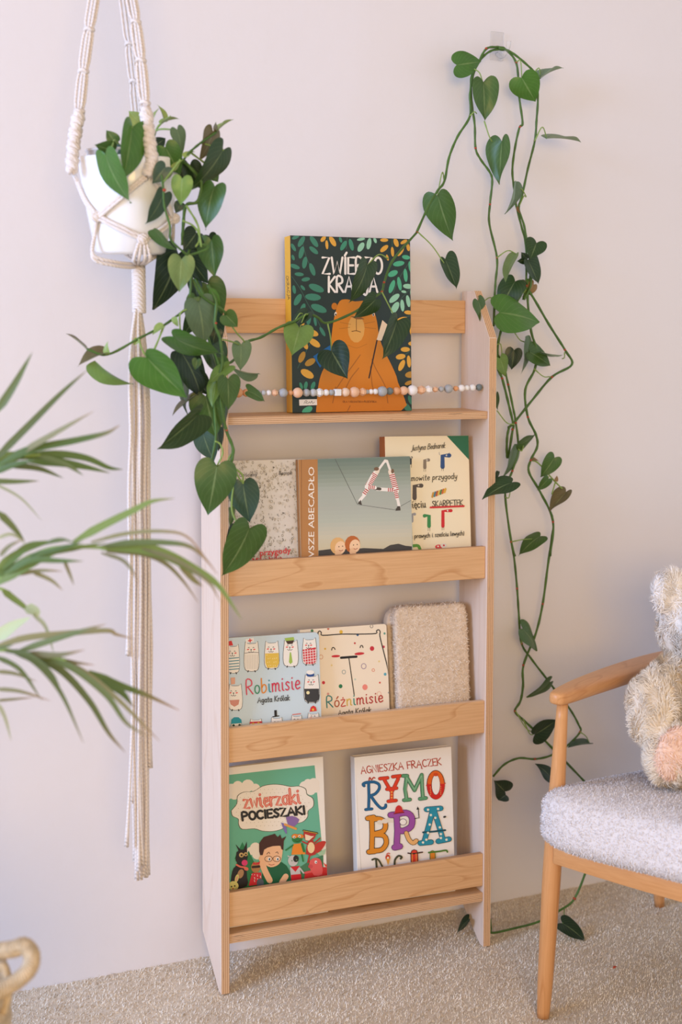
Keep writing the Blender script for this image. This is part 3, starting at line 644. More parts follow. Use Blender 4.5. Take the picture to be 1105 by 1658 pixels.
c.poly([(22, 140), (20, 112), (40, 108), (50, 138)], '#d8372f')
bear(168, 122, 94, 178); face(165, 155); c.line([(124, 188), (168, 182), (212, 184)], 3, '#39332f')
for k in range(8): c.line([(130 + k * 11, 195), (131 + k * 11, 290)], 2.5, '#b9aea2', smooth=0)
c.poly([(133, 122), (130, 98), (180, 90), (184, 114)], '#efe9e2'); c.line([(157, 97), (159, 117)], 7, '#d8372f', smooth=0); c.line([(147, 109), (169, 105)], 7, '#d8372f', smooth=0)
bear(297, 118, 92, 166); face(292, 152); c.poly([(254, 190), (341, 186), (344, 250), (330, 278), (268, 282), (256, 250)], '#e2bd4e')
for k in range(14): c.ell(266 + (k * 37) % 70, 200 + (k * 23) % 70, 3, col='#f1e0a4', n=6)
bear(418, 112, 94, 158); face(412, 140, .9); c.poly([(378, 92), (436, 84), (442, 104), (386, 110)], '#a3bf55'); c.poly([(386, 110), (440, 105), (430, 128), (398, 130)], '#4a3226'); c.poly([(412, 182), (420, 182), (430, 245), (416, 258), (406, 245)], '#a3bf55')
bear(538, 98, 90, 160); face(532, 128, .8); c.poly([(494, 165), (578, 150), (584, 235), (565, 256), (512, 256), (499, 235)], '#d03a40')
for k in range(5): c.line([(508 + k * 17, 164), (512 + k * 17, 254)], 4, '#f1dcd6', smooth=0); c.line([(496, 178 + k * 17), (582, 166 + k * 17)], 4, '#f1dcd6', smooth=0)
bear(552, 332, 96, 168); face(548, 362, .9); c.poly([(504, 415), (598, 414), (600, 480), (580, 500), (525, 500), (508, 482)], '#3c3a38'); c.ell(528, 440, 11, col='#efe0a8', n=10); c.ell(543, 325, 26, 14, 0, '#2c4f8c'); c.ell(542, 310, 26, 14, 0, '#f1ece4')
bear(64, 392, 88, 156); face(52, 432); c.poly([(26, 488), (90, 484), (84, 515), (58, 530), (34, 515)], '#d08e7c'); c.poly([(36, 388), (34, 345), (62, 342), (62, 384)], '#e0a78c')
bear(70, 630, 72, 110); c.poly([(36, 640), (38, 612), (55, 597), (84, 597), (102, 612), (105, 634)], '#2894a4'); c.ell(52, 650, 9, col='#2f4a3c', n=8); c.ell(91, 648, 9, col='#2f4a3c', n=8)
bear(195, 612, 80, 110); c.line([(160, 632), (230, 628)], 12, '#cc3a3c', smooth=0); c.ell(178, 640, 8, col='#e8c94a', n=8); c.ell(212, 636, 8, col='#e8c94a', n=8)
bear(328, 602, 76, 110); c.poly([(312, 552), (328, 551), (330, 590), (314, 592)], '#26221f'); c.line([(303, 594), (342, 588)], 6, '#26221f', smooth=0); face(326, 628, .7)
bear(455, 590, 72, 110); c.line([(430, 580), (480, 574)], 7, '#d8847c', smooth=0); face(452, 612, .7)
bear(562, 574, 76, 110); c.poly([(538, 562), (546, 532), (562, 522), (578, 532), (584, 556)], '#d8372f'); c.ell(560, 548, 8, col='#eab83c', n=8); face(560, 592, .7)
c.end('small bears in clothes and hats')
c.begin('title_print'); rd = '#cf2f4c'
c.hand('Robimisie', (136, 452), (478, 414), 92, 7.5, ['#d8455c', '#3f8f6c', '#e08a2c', '#2f8fa0', rd, rd, rd, rd, rd], slant=.08); c.end('multicoloured handwritten title')
c.begin('author_print'); c.hand('Agata Królak', (206, 505), (410, 487), 34, 4.6, '#2f2b28', slant=.12); c.end()

root, O, u, v, n, sz, th = book('picture_book', 'cream board book with coloured dots and one big outlined bear, middle of third tier', (486, 1020), (626, 1010), .037, TIERZ[1], .13, .014, '#f2e0c6', rounded=.006)
c = Cover(root, O, u, v, n, sz, R1)
c.begin('dot_print')
for x, y, r, col in ((555, 45, 9, '#3f7d4c'), (658, 32, 7, '#c9694c'), (740, 52, 11, '#e2b43c'), (846, 70, 8, '#2f5f8c'), (828, 124, 6, '#c23a3a'), (938, 158, 14, '#c9313a'), (638, 160, 6, '#e2b43c'), (1012, 147, 8, '#c23a4c'), (1018, 62, 7, '#6fa08c'), (737, 399, 12, '#2f7a4c'),
                 (628, 376, 10, '#c9313a'), (893, 405, 17, '#ec8a78'), (1022, 322, 9, '#5fa8b4'), (988, 376, 6, '#d85a4c'), (1058, 510, 11, '#e2873c'), (657, 448, 8, '#d89a8c'), (983, 240, 6, '#ead08c'), (680, 265, 6, '#ead08c'), (830, 355, 6, '#c4d0b8'), (1045, 440, 5, '#7f8a90')): c.ell(x, y, r, r * 1.1, 0, col)
for x, y, r, col in ((885, 271, 15, '#9a7f9c'), (758, 308, 11, '#9aa49c'), (946, 296, 8, '#e08a6c'), (935, 16, 9, '#8a8078'), (612, 212, 12, '#d8a07c'), (983, 448, 13, '#ecb8a0')): c.line(arc(x, y, r, r * 1.1, 0, 360, 12), 4, col)
c.end()
c.begin('bear_print'); o_ = '#3a342e'
c.line([(596, 92), (592, 60), (602, 46), (614, 56), (622, 74), (740, 66), (860, 66), (962, 62), (966, 46), (980, 38), (990, 52), (988, 78), (1010, 170), (1040, 290), (1062, 400), (1070, 470), (1076, 552)], 7, o_, smooth=3)
c.line([(680, 168), (684, 154), (694, 152), (702, 164)], 6, o_); c.line([(862, 152), (866, 140), (876, 140), (880, 152)], 6, o_); c.ell(706, 207, 28, 8, -3, '#cc2f34'); c.ell(857, 191, 32, 9, -5, '#cc2f34')
c.line([(740, 217), (790, 213), (838, 210)], 15, '#221e1a', smooth=0); c.line([(790, 218), (806, 330), (824, 455)], 6, o_); c.line([(1060, 465), (1062, 482)], 6, o_, smooth=0); c.line([(1040, 545), (1046, 556)], 6, o_, smooth=0); c.end('big bear drawn in thin outline')
c.begin('title_print'); rd = '#b5352f'
c.hand('Różnimisie', (650, 536), (1008, 498), 70, 7.5, ['#2f7f7c', '#b5562f', '#c9503c', '#d8b24c', '#2f8f7c', rd, rd, rd, rd, rd], slant=.08); c.end()
c.begin('author_print'); c.hand('Agata Królak', (722, 585), (932, 563), 32, 4.4, '#4a4036', slant=.12); c.end()

# ---- bottom tier
R2 = (365, 1215, 6.139)
root, O, u, v, n, sz, th = book('picture_book', 'green storybook with boy in glasses and cloud title, leftmost on the bottom tier', (362, 1243.8), (523.5, 1224.6), .028, TIERZ[2], .10, .010, '#f0e7da')
c = Cover(root, O, u, v, n, sz, R2)
c.begin('background_print')
c.poly([(-40, 252), (888, 148), (915, 440), (955, 870), (972, 1320), (-40, 1500)], '#6cb394')
cl = '#efe3d2'
for x, y, r in ((60, 400, 70), (125, 355, 52), (225, 350, 62), (300, 375, 45), (90, 440, 50), (180, 400, 60), (20, 430, 60)): c.ell(x, y, r, col=cl)
for x, y, r in ((790, 360, 55), (822, 325, 42), (880, 330, 56), (850, 395, 50), (900, 380, 40)): c.ell(x, y, r, col=cl)
for x, y, r in ((300, 970, 55), (250, 1000, 40), (320, 1030, 55)): c.ell(x, y, r, col=cl)
for x, y, s_ in ((170, 910, 1.0), (232, 995, 1.2)): c.poly([(x, y), (x + 80 * s_, y + 170 * s_), (x + 40 * s_, y + 160 * s_), (x + 110 * s_, y + 330 * s_), (x - 100 * s_, y + 330 * s_), (x - 40 * s_, y + 160 * s_), (x - 80 * s_, y + 170 * s_)], '#2f7d4c')
c.poly([(740, 1160), (860, 1080), (975, 1040), (975, 1330), (720, 1330)], '#4c7f58'); c.end()
c.begin('speech_cloud_print')
bub = [(62, 600), (75, 650), (132, 680), (135, 730), (170, 780), (290, 775), (370, 798), (470, 802), (560, 780), (640, 735), (760, 712), (815, 660), (820, 600), (872, 555), (868, 480), (810, 440), (795, 385), (730, 358), (650, 362), (560, 345), (470, 340), (370, 358), (280, 410), (190, 415), (125, 455), (118, 530)]
c.poly([(465 + (x - 465) * 1.02, 570 + (y - 570) * 1.025) for x, y in bub], '#5f5a44', smooth=3); c.poly(bub, '#f1e6d6', smooth=3)
for i in range(11):
    for j in range(19):
        x = 110 + j * 40 + (i % 2) * 20; y = 400 + i * 36 - x * .03
        if ((x - 465) / 380) ** 2 + ((y - 570) / 205) ** 2 < 1: c.ell(x, y, 4.5, col='#cfc4b0', n=6)
c.end()
c.begin('title_print')
for w_, col in ((24, '#d8503c'), (7, '#f0b49c')): c.hand('zwierzaki', (190, 575), (745, 522), 150 if w_ == 24 else 150, w_, col, smooth=0)
c.hand('POCIESZAKI', (172, 695), (795, 630), 78, 23, '#2f2c28', smooth=3); c.end('red and black title lettering')
c.begin('character_print'); sk = '#eeb98c'
# butterfly
c.poly([(600, 665), (660, 650), (735, 685), (690, 750), (630, 752)], '#8a6aa0', smooth=2); c.poly([(552, 715), (600, 740), (610, 830), (585, 800)], '#7f6fa8', smooth=2); c.line([(590, 735), (700, 778)], 22, '#e29a4c', smooth=0)
# boy
c.poly([(360, 1330), (372, 1180), (440, 1120), (560, 1110), (640, 1200), (645, 1360), (400, 1420)], '#22603c', smooth=2); c.poly([(345, 1060), (365, 960), (460, 940), (560, 960), (560, 1060), (530, 1130), (450, 1160), (380, 1120)], sk, smooth=3)
c.poly([(335, 1000), (335, 920), (380, 860), (480, 830), (490, 826), (520, 860), (545, 835), (560, 875), (605, 852), (580, 900), (575, 990), (555, 980), (548, 945), (470, 950), (420, 965), (385, 985), (370, 1040), (345, 1040)], '#4a2c22', smooth=0)
c.ell(352, 1078, 20, 28, 0, sk); c.line([(365, 1120), (395, 1200), (440, 1290)], 60, sk); c.line([(600, 1250), (560, 1310)], 56, sk, smooth=0)
for x in (428, 510): c.line(arc(x, 1076, 38, 28, 0, 360, 14), 5, '#33241c'); c.ell(x + 8, 1078, 15, 18, 0, '#f4f0ea'); c.ell(x + 10, 1080, 8, 12, 0, '#2a4a58')
c.line([(466, 1070), (474, 1070)], 5, '#33241c', smooth=0); c.line([(430, 1128), (455, 1138), (485, 1130)], 6, '#b5453c'); c.line([(410, 1030), (430, 1010), (440, 1025)], 6, '#4a2c22'); c.line([(500, 1015), (515, 1008), (525, 1025)], 6, '#4a2c22')
# donkey
c.poly([(110, 1010), (130, 995), (100, 930), (150, 985), (180, 985), (212, 905), (215, 1000), (222, 1060), (200, 1130), (130, 1140), (100, 1090)], '#2b2523', smooth=0); c.poly([(60, 1240), (80, 1170), (140, 1130), (200, 1150), (215, 1260), (215, 1345), (60, 1380)], '#2b2523', smooth=2)
c.ell(150, 1225, 30, 48, 20, '#b08860'); c.ell(190, 1115, 30, col='#dc3f74'); c.ell(158, 1038, 24, col='#c9a86c'); c.ell(202, 1030, 20, col='#c9a86c'); c.ell(160, 1040, 10, col='#2b2523'); c.ell(203, 1033, 9, col='#2b2523'); c.line([(110, 1135), (150, 1155), (195, 1160)], 18, '#e0705c'); c.ell(206, 1175, 24, 18, 20, '#e0705c')
# monkey girl
c.ell(300, 1160, 46, 55, 0, '#b07f4c'); c.line([(270, 1158), (335, 1152)], 24, '#3a2a22', smooth=0); c.poly([(262, 1218), (355, 1210), (362, 1330), (230, 1345)], '#d03038'); c.poly([(275, 1110), (300, 1122), (345, 1100), (338, 1130), (300, 1135), (272, 1130)], '#d03038')
for k in range(16): c.ell(262 + (k * 29) % 88, 1232 + (k * 41) % 95, 5, col='#f0d8d0', n=6)
c.ell(345, 1315, 36, 44, 0, '#5a6068')
# rabbit
c.ell(78, 1345, 52, 48, 0, '#d8cf7c'); c.ell(112, 1270, 18, 42, 15, '#d8cf7c'); c.ell(112, 1272, 8, 28, 15, '#e09a80'); c.ell(60, 1352, 8, col='#2b2523'); c.ell(92, 1345, 8, col='#2b2523'); c.ell(74, 1372, 7, col='#d8402c')
# frog
c.ell(712, 880, 52, 40, -5, '#2f7a3c'); c.ell(690, 850, 34, 22, -10, '#e2812c'); c.ell(745, 850, 34, 20, 10, '#e2812c'); c.ell(682, 860, 13, col='#e8e4c8'); c.ell(735, 852, 13, col='#e8e4c8'); c.ell(684, 862, 6, col='#222222'); c.ell(735, 854, 6, col='#222222')
c.poly([(672, 930), (765, 920), (795, 1030), (655, 1035)], '#e88a2c', smooth=0); c.line([(672, 940), (600, 990)], 14, '#2f7a3c', smooth=0); c.line([(760, 930), (780, 1000)], 24, '#2f7a3c', smooth=0); c.line([(760, 1035), (772, 1100)], 15, '#2f7a3c', smooth=0); c.line([(690, 895), (715, 905), (745, 890)], 5, '#1c3f22')
# fox
c.poly([(778, 800), (905, 825), (880, 880), (800, 900), (775, 850)], '#b5342c', smooth=0); c.poly([(790, 830), (850, 850), (880, 850), (830, 895), (795, 890)], '#f0d8b8', smooth=0); c.line([(775, 795), (912, 822)], 18, '#2b2523', smooth=0); c.line([(775, 797), (912, 824)], 6, '#e2b43c', smooth=0)
c.poly([(820, 900), (870, 890), (900, 1030), (800, 1030)], '#b5342c', smooth=2); c.ell(850, 965, 36, 55, 0, '#f0d09c'); c.poly([(890, 1000), (890, 930), (960, 900), (1000, 910), (960, 980), (910, 1020)], '#c23a2c', smooth=2); c.line([(840, 1030), (820, 1110)], 16, '#b5342c', smooth=0); c.line([(765, 905), (820, 930)], 14, '#b5342c', smooth=0); c.line([(885, 920), (940, 870)], 12, '#b5342c', smooth=0)
# cat
c.ell(670, 1095, 50, 55, 0, '#c9c2ba'); c.ell(700, 1075, 28, 34, 0, '#2b2725'); c.poly([(620, 1060), (615, 1040), (645, 1050)], '#c9c2ba'); c.poly([(640, 1160), (735, 1150), (755, 1290), (655, 1300)], '#c9c2ba'); c.poly([(650, 1235), (750, 1225), (758, 1310), (655, 1315)], '#d0282c'); c.poly([(645, 1155), (740, 1145), (695, 1205)], '#d0282c'); c.ell(660, 1095, 6, col='#2f7a3c', n=8); c.ell(706, 1085, 6, col='#6ca04c', n=8); c.line([(740, 1170), (775, 1215)], 16, '#c9c2ba', smooth=0)
# piglet on cushion
c.poly([(780, 1290), (800, 1200), (880, 1190), (960, 1160), (1040, 1165), (1060, 1210), (1040, 1300)], '#c9302c', smooth=2); c.poly([(830, 1150), (840, 1090), (890, 1065), (940, 1080), (960, 1140), (960, 1230), (880, 1240)], '#e0605a', smooth=2); c.ell(898, 1108, 13, 16, 0, '#efe6e0'); c.ell(902, 1112, 6, col='#222222'); c.ell(845, 1150, 24, 20, 0, '#d04f50'); c.line([(790, 1215), (860, 1200)], 20, '#e0605a', smooth=0); c.poly([(970, 1110), (1000, 1135), (1035, 1120), (1030, 1155), (990, 1150)], '#dc4a2c')
c.poly([(910, 1020), (1000, 975), (985, 1030), (940, 1045)], '#a8c49c'); c.end('boy in glasses among cartoon animals')

R3 = (560, 1200, 5.525)
root, O, u, v, n, sz, th = book('picture_book', 'white hardback with large multicoloured ornamental letters, right on the bottom tier', (574.2, 1226.2), (731.2, 1208.6), .028, TIERZ[2], .10, .020, '#f1e9de', '#e8ded0')
c = Cover(root, O, u, v, n, sz, R3)
c.begin('hinge_groove'); c.line([(78, 140), (145, 1260)], 4, '#c9bfb2', smooth=0); c.line([(66, 142), (130, 1260)], 14, '#f7f1ea', smooth=0); c.end()
c.begin('author_print'); c.hand('AGNIESZKA FRĄCZEK', (140, 292), (858, 212), 62, 9, '#b5402c', smooth=2); c.end('red author lettering')
def fat(strokes, w, col, edge, ew=12, serif=True):
    for q, sm in strokes: c.line(q, w + ew, edge, smooth=sm)
    for q, sm in strokes: c.line(q, w, col, smooth=sm)
c.begin('title_print'); dk = '#2c2a26'
fat([([(205, 372), (208, 500), (205, 605)], 0), ([(165, 400), (155, 385), (185, 370), (250, 365), (295, 385), (300, 425), (265, 470), (215, 490)], 3), ([(225, 490), (275, 560), (320, 600), (355, 590), (358, 570)], 3), ([(178, 612), (235, 606)], 0)], 20, '#22628c', '#1c3f5c', 7)
c.line([(208, 350), (215, 325), (232, 345), (248, 325), (262, 330)], 11, '#b5402c')
fat([([(345, 345), (400, 440)], 0), ([(470, 335), (420, 440)], 0), ([(412, 430), (410, 530)], 0), ([(305, 335), (375, 328)], 0), ([(420, 318), (490, 310)], 0), ([(380, 538), (450, 530)], 0), ([(368, 430), (455, 420)], 0)], 42 * .6, '#dc3f22', '#8a2418', 8)
for y in (455, 480, 505): c.ell(411, y, 8, col='#f0b04c', n=8)
fat([([(545, 320), (530, 430), (545, 520)], 0), ([(545, 320), (615, 440)], 0), ([(615, 440), (680, 300)], 0), ([(680, 300), (682, 400), (690, 505)], 0), ([(520, 528), (575, 522)], 0), ([(662, 516), (718, 508)], 0), ([(512, 310), (550, 310)], 0)], 26, '#5f9a6c', '#274a33', 9)
for p in ([(545, 325), (540, 515)], [(548, 330), (612, 430)], [(618, 430), (676, 310)], [(680, 310), (690, 500)]): c.line(p, 4, '#a8c9a4', smooth=0)
c.poly(arc(805, 390, 82, 132, 0, 360, 28)[:-1], '#5a2418'); c.poly(arc(805, 390, 76, 126, 0, 360, 28)[:-1], '#e2661f'); c.poly([(726, 395), (745, 385), (870, 380), (884, 390), (872, 460), (840, 510), (800, 518), (760, 500), (735, 450)], '#cf2820', smooth=2); c.poly(arc(805, 390, 40, 92, 0, 360, 24)[:-1], '#5a2418'); c.poly(arc(806, 390, 36, 88, 0, 360, 24)[:-1], '#f1e9de')
c.line([(722, 395), (745, 402), (735, 380)], 9, '#cf2820'); c.line([(890, 375), (868, 395), (884, 400)], 9, '#cf2820'); c.ell(805, 298, 22, 16, 0, '#cf4a1f')
for k in range(5): c.ell(757 + (k % 2) * 3, 410 + k * 17, 4, col='#f0c06c', n=6); c.ell(850, 405 + k * 17, 4, col='#f0c06c', n=6)
# B
fat([([(232, 690), (236, 830), (232, 980)], 0), ([(240, 700), (300, 695), (352, 730), (340, 800), (250, 830)], 3), ([(250, 835), (340, 845), (362, 910), (320, 970), (240, 980)], 3), ([(195, 690), (250, 680)], 0), ([(205, 990), (260, 985)], 0)], 38, '#dc8a22', dk, 12)
for p in ([(190, 690), (180, 675)], [(215, 685), (210, 665)], [(240, 680), (245, 662)], [(215, 990), (205, 1002)], [(255, 985), (265, 1000)]): c.line(p, 8, '#dc8a22', smooth=0)
for x, y, r in ((305, 725, 28), (350, 715, 30), (395, 705, 32), (425, 715, 22)): c.ell(x, y, r, r * .7, 0, '#e4d8c4')
# R
fat([([(455, 680), (462, 800), (455, 930)], 0), ([(400, 660), (450, 655), (540, 640), (590, 680), (585, 760), (520, 800), (480, 800)], 3), ([(435, 950), (485, 940)], 0)], 48, '#9c4f9c', '#4a2450', 10)
c.ell(512, 722, 34, 30, 0, '#4a2450'); c.ell(512, 722, 29, 26, 0, '#f1e9de'); fat([([(540, 820), (565, 880), (600, 910), (630, 890)], 3)], 34, '#e6b06c', '#4a2c18', 9)
c.poly([(437, 640), (448, 590), (475, 572), (500, 590), (512, 625), (520, 640), (430, 650)], '#c9302c', smooth=2); c.line([(430, 648), (520, 634)], 10, '#8a1f1c', smooth=0); c.line([(618, 692), (655, 685), (648, 600)], 8, dk, smooth=0); c.poly([(632, 612), (642, 582), (658, 610)], dk)
# A
fat([([(775, 620), (740, 760), (700, 900)], 0), ([(790, 620), (830, 750), (870, 880)], 0), ([(665, 912), (765, 902)], 0), ([(825, 895), (925, 875)], 0), ([(720, 610), (850, 600)], 0)], 40, '#2a8fa4', '#17404c', 9)
fat([([(690, 815), (780, 808), (890, 795)], 0)], 12, '#17505c', '#17404c', 4)
for x, y in ((760, 660), (800, 685), (750, 745), (840, 770), (735, 820), (850, 830), (720, 880), (850, 865), (690, 905), (900, 880), (735, 612), (825, 605)): c.ell(x, y, 11, col='#efe6cc', n=9)
c.ell(884, 676, 14, 9, -20, '#33302c')
# the tops of the lowest row
c.line([(235, 1060), (262, 1050), (295, 1065), (330, 1130)], 16, '#4a4a32'); c.line([(270, 1060), (278, 1160)], 18, '#4a4a32', smooth=0); c.line([(435, 1110), (440, 1060), (470, 1025), (500, 1035), (490, 1050)], 18, '#4a4a32'); c.ell(375, 1040, 22, 28, 0, '#c94a2c'); c.poly([(358, 1050), (395, 1050), (378, 1110)], '#e0a03c'); c.ell(376, 1042, 10, col='#efe6d0', n=8); c.line([(365, 1010), (380, 1000), (392, 1005)], 8, '#c94a2c')
fat([([(612, 1000), (615, 1140)], 0)], 56, '#d8402c', dk, 12); c.line([(555, 1000), (600, 1005), (685, 992)], 12, '#4a2c22')
for p in ([(592, 1005), (594, 1140)], [(628, 1005), (632, 1140)]): c.line(p, 5, '#e8b04c', smooth=0)
fat([([(775, 1000), (780, 1140)], 0)], 40, '#e0892c', '#4f7a2c', 12); c.line([(740, 995), (830, 985), (895, 975), (908, 990)], 15, '#4f7a2c')
c.end('ornamental title letters in many colours')
cs = Cover(root, O - n * th, n, v, -u, (th, sz[1]), R3)
cs.begin('spine_print'); cs.line([(52, 400), (70, 680)], 12, '#b5603c', smooth=0); cs.line([(72, 700), (84, 900)], 12, '#3f7f8c', smooth=0); cs.end()

# ------------------------------------------------------------------ bead string across the top tier
def beads():
    y0 = .026
    items = []   # centre x in picture px, radius px, colour, shape
    pe, orr, gr, wh, ma, dk, cr, lg = '#e8b996', '#dfa06f', '#a9aaab', '#efeae8', '#e9e6e4', '#6f7a7c', '#edcdb2', '#bdbdbd'
    for x, r, cl, sh in ((386, 8, orr, 0), (399, 6.5, orr, 0), (409.5, 4.5, pe, 0), (418, 5, gr, 0), (427, 4.5, lg, 0)): items.append((x, r, cl, sh))
    M_ = (320, 6.63)
    for x, r, cl, sh in ((765, 30, wh, 0), (830, 36, pe, 1), (920, 50, gr, 0), (1000, 28, orr, 0)): items.append((x / M_[1] + M_[0], r / M_[1], cl, sh))
    for x, r, cl, sh in ((180, 36, pe, 0), (240, 27, gr, 0), (287, 27, lg, 0), (330, 29, ma, 1), (375, 23, wh, 0), (410, 21, gr, 0), (453, 30, ma, 2), (508, 31, cr, 0), (570, 37, pe, 0), (627, 27, pe, 1), (658, 16, gr, 0), (685, 18, wh, 0), (715, 20, ma, 0),
                         (762, 36, gr, 0), (813, 26, dk, 0), (860, 27, orr, 0), (910, 31, pe, 0), (970, 37, wh, 0), (1030, 30, pe, 1), (1080, 28, wh, 1)): items.append((x / 4.25 + 440, r / 4.25, cl, sh))
    for x, r, cl, sh in ((32, 29, pe, 1), (95, 30, gr, 0), (170, 46, gr, 0), (245, 27, orr, 0), (303, 37, wh, 0), (360, 29, ma, 0), (418, 36, ma, 0), (485, 36, dk, 0)): items.append((x / 6.38 + 700, r / 6.38, cl, sh))
    zl, zr = son(371, 637, 0, 0)[2], son(783, 627, 0, SW)[2]
    root = empty('bead_string', s2w((.0, y0, zl)), 'string of peach, grey and white beads stretched across the top tier', 'bead string')
    path = [s2w((x, y0, zl + (zr - zl) * x / SW - .004 * math.sin(math.pi * x / SW))) for x in np.linspace(.0005, SW - .0005, 12)]
    build(MB().tube(path, .0012, 6), 'cord', plain('bead_cord', '#8a7f78', .9), root)
    BM = objcolor('bead_silicone', rough=.5, noise=.08, nscale=120)
    me_s = MB().ball((0, 0, 0), 1, 16, 10).mesh('bead', BM); 
    hx = MB(); hx.ball((0, 0, 0), 1.06, 6, 4); me_h = hx.mesh('bead_faceted', BM, smooth=False)
    cb = MB().box((-.78, -.78, -.78), (.78, .78, .78)); me_c = cb.mesh('bead_cube', BM, smooth=False, bevel=.18)
    for x, r, cl, sh in items:
        q = son(x, 632, 1, y0)
        X = q[0]; z = zl + (zr - zl) * X / SW - .004 * math.sin(math.pi * X / SW); P = s2w((X, y0, z)); rr = r * pxsize(P)
        Mx = Matrix.Translation(P.tolist()) @ mat4(SM, (0, 0, 0)) @ Matrix.Rotation(math.radians(90), 4, 'Y') @ Matrix.Diagonal((rr, rr, rr, 1))
        o = link('bead', (me_s, me_h, me_c)[sh], root, Mx); o.color = srgb(cl)
beads()

# ------------------------------------------------------------------ folded fleece blanket on the third tier
def rounded_block(w, h, t, r, nu=22, nv=26, nt=8, seed=0, amp=.002):
    """soft block as a closed grid of points: superellipsoid box"""
    from math import copysign
    m = MB(); n1, n2 = 56, 30; e1, e2 = .16, .20
    sg = lambda c, p: copysign(abs(c) ** p, c)
    vs = []; fs = []
    for i in range(n2 + 1):
        ph = -math.pi / 2 + math.pi * i / n2
        for k in range(n1):
            th = 2 * math.pi * k / n1
            x = w / 2 * sg(math.cos(ph), e1) * sg(math.cos(th), e2); z = t / 2 * sg(math.cos(ph), e1) * sg(math.sin(th), e2); y = h / 2 * sg(math.sin(ph), e1)
            q = Vector((x * 35, y * 35, z * 35 + seed)); d = mnoise.noise(q) * amp
            vs.append((x + d, y + d, z + d * 1.5))
    for i in range(n2):
        for k in range(n1): fs.append((i * n1 + k, i * n1 + (k + 1) % n1, (i + 1) * n1 + (k + 1) % n1, (i + 1) * n1 + k))
    m.add(vs, fs); return m
M_fleece = plain('cream_fleece', '#dcc6ae', rough=1, noise=.12, nscale=160, bump=.6, bscale=260, spec=.05, sheen=.3)
def blanket():
    tilt = .13; y0 = .027; n = SM @ V(0, -math.cos(tilt), math.sin(tilt)); O0 = s2w((0, y0, TIERZ[1]))
    def hit(p):
        d = ray(*p); return CAM + d * (((O0 - CAM) @ n) / (d @ n))
    A, B = hit((640, 984)), hit((757, 975.5)); u = nrm(B - A); w = np.linalg.norm(B - A); v = np.cross(n, u)
    h = (w2s(B)[2] - TIERZ[1]) / (SM.T @ v)[2] - .002
    t = .044; ctr = A + u * w / 2 - v * h / 2 - n * t / 2
    Mx = Matrix([[u[i], v[i], n[i], ctr[i]] for i in range(3)] + [[0, 0, 0, 1]])
    root = empty('folded_blanket', None, 'folded cream fleece blanket standing at the right of the third tier', 'blanket', mat=Mx)
    m = rounded_block(w, h, t, .01, seed=4)
    b = build(m, 'fold', [M_fleece], root, local=True)
    # the inner layers of the fold show on the left side
    m2 = rounded_block(w * .985, h * .96, t * .55, .01, seed=9); m2.v = [(x - .006, y - .002, z - t * .32) for x, y, z in m2.v]
    build(m2, 'inner_fold', [M_fleece], root, local=True)
    vs, fs = pile(m.v, m.f, 70000, .0050, .0013, lean=1.0, seed=8, curl=.8, clump=None)
    link('fleece_pile', trimesh('fleece_pile', vs, fs, plain('cream_fleece_fibre', '#e6d3be', rough=1, spec=.05, noise=.1, nscale=200)), root, local=True, kind='stuff')
blanket()

# ------------------------------------------------------------------ macrame plant hanger and pot
PY_ = -.30                                   # the hanger hangs 30 cm from the wall
def rg(reg): return lambda x, y: (x / reg[2] + reg[0], y / reg[2] + reg[1])
A_, B_, C_, D_, E_, F_, G_, H_ = [rg(r) for r in ((80, 0, 3.25), (100, 400, 2.961), (640, 30, 3.25), (740, 440, 3.604), (760, 860, 3.604), (720, 1380, 2.87), (350, 360, 2.351), (0, 560, 2.438))]
pot_top = at(211, 262, PY_); pot_bot = at(211, 412, PY_); s_p = pxsize(pot_top)
PC = V((pot_top[0] + pot_bot[0]) / 2, PY_, pot_bot[2]); PH = pot_top[2] - pot_bot[2] + .004; RTp, RBp = 85 * s_p, 57 * s_p
pot = empty('flower_pot', PC, 'glossy white tapered plant pot hanging in the macrame', 'plant pot')
M_cer = plain('white_glazed_ceramic', '#f1efef', rough=.16, spec=.5, coat=.3)
build(MB().lathe([(0, 0), (RBp * .9, 0), (RBp, .004), (RBp * .35 + RTp * .65, PH * .6), (RTp, PH - .002), (RTp - .001, PH), (RTp - .004, PH), (RTp - .006, PH - .004), (RBp + (RTp - RBp) * .8 - .006, PH * .8), (0, PH * .78)], tuple(PC), 48), 'pot_body', M_cer, pot)
def clearplastic():
    m, nt, b = newmat('clear_plastic'); b.inputs['Base Color'].default_value = (.95, .95, .95, 1); b.inputs['Roughness'].default_value = .12
    b.inputs['Transmission Weight'].default_value = .92; b.inputs['IOR'].default_value = 1.25; b.inputs['Alpha'].default_value = .55
    return m
M_clear = clearplastic()
ri = RTp * .80
build(MB().lathe([(ri - .003, PH * .80), (ri, PH - .002), (ri, PH + .010), (ri + .004, PH + .012), (ri + .004, PH + .009), (ri + .0015, PH + .008), (ri + .001, PH - .002)], tuple(PC), 40), 'nursery_pot', plain('translucent_plastic', '#cfc8c4', rough=.2, spec=.5), pot)
sm_ = MB()
sv = [(0, 0)]; 
sm_.lathe([(.001, PH * .92), (ri * .5, PH * .93), (ri * .8, PH * .91), (ri - .002, PH * .9)], tuple(PC), 28)
build(sm_, 'soil', plain('potting_soil', '#3a2c22', rough=1, noise=.4, nscale=220, bump=1, bscale=260), pot)

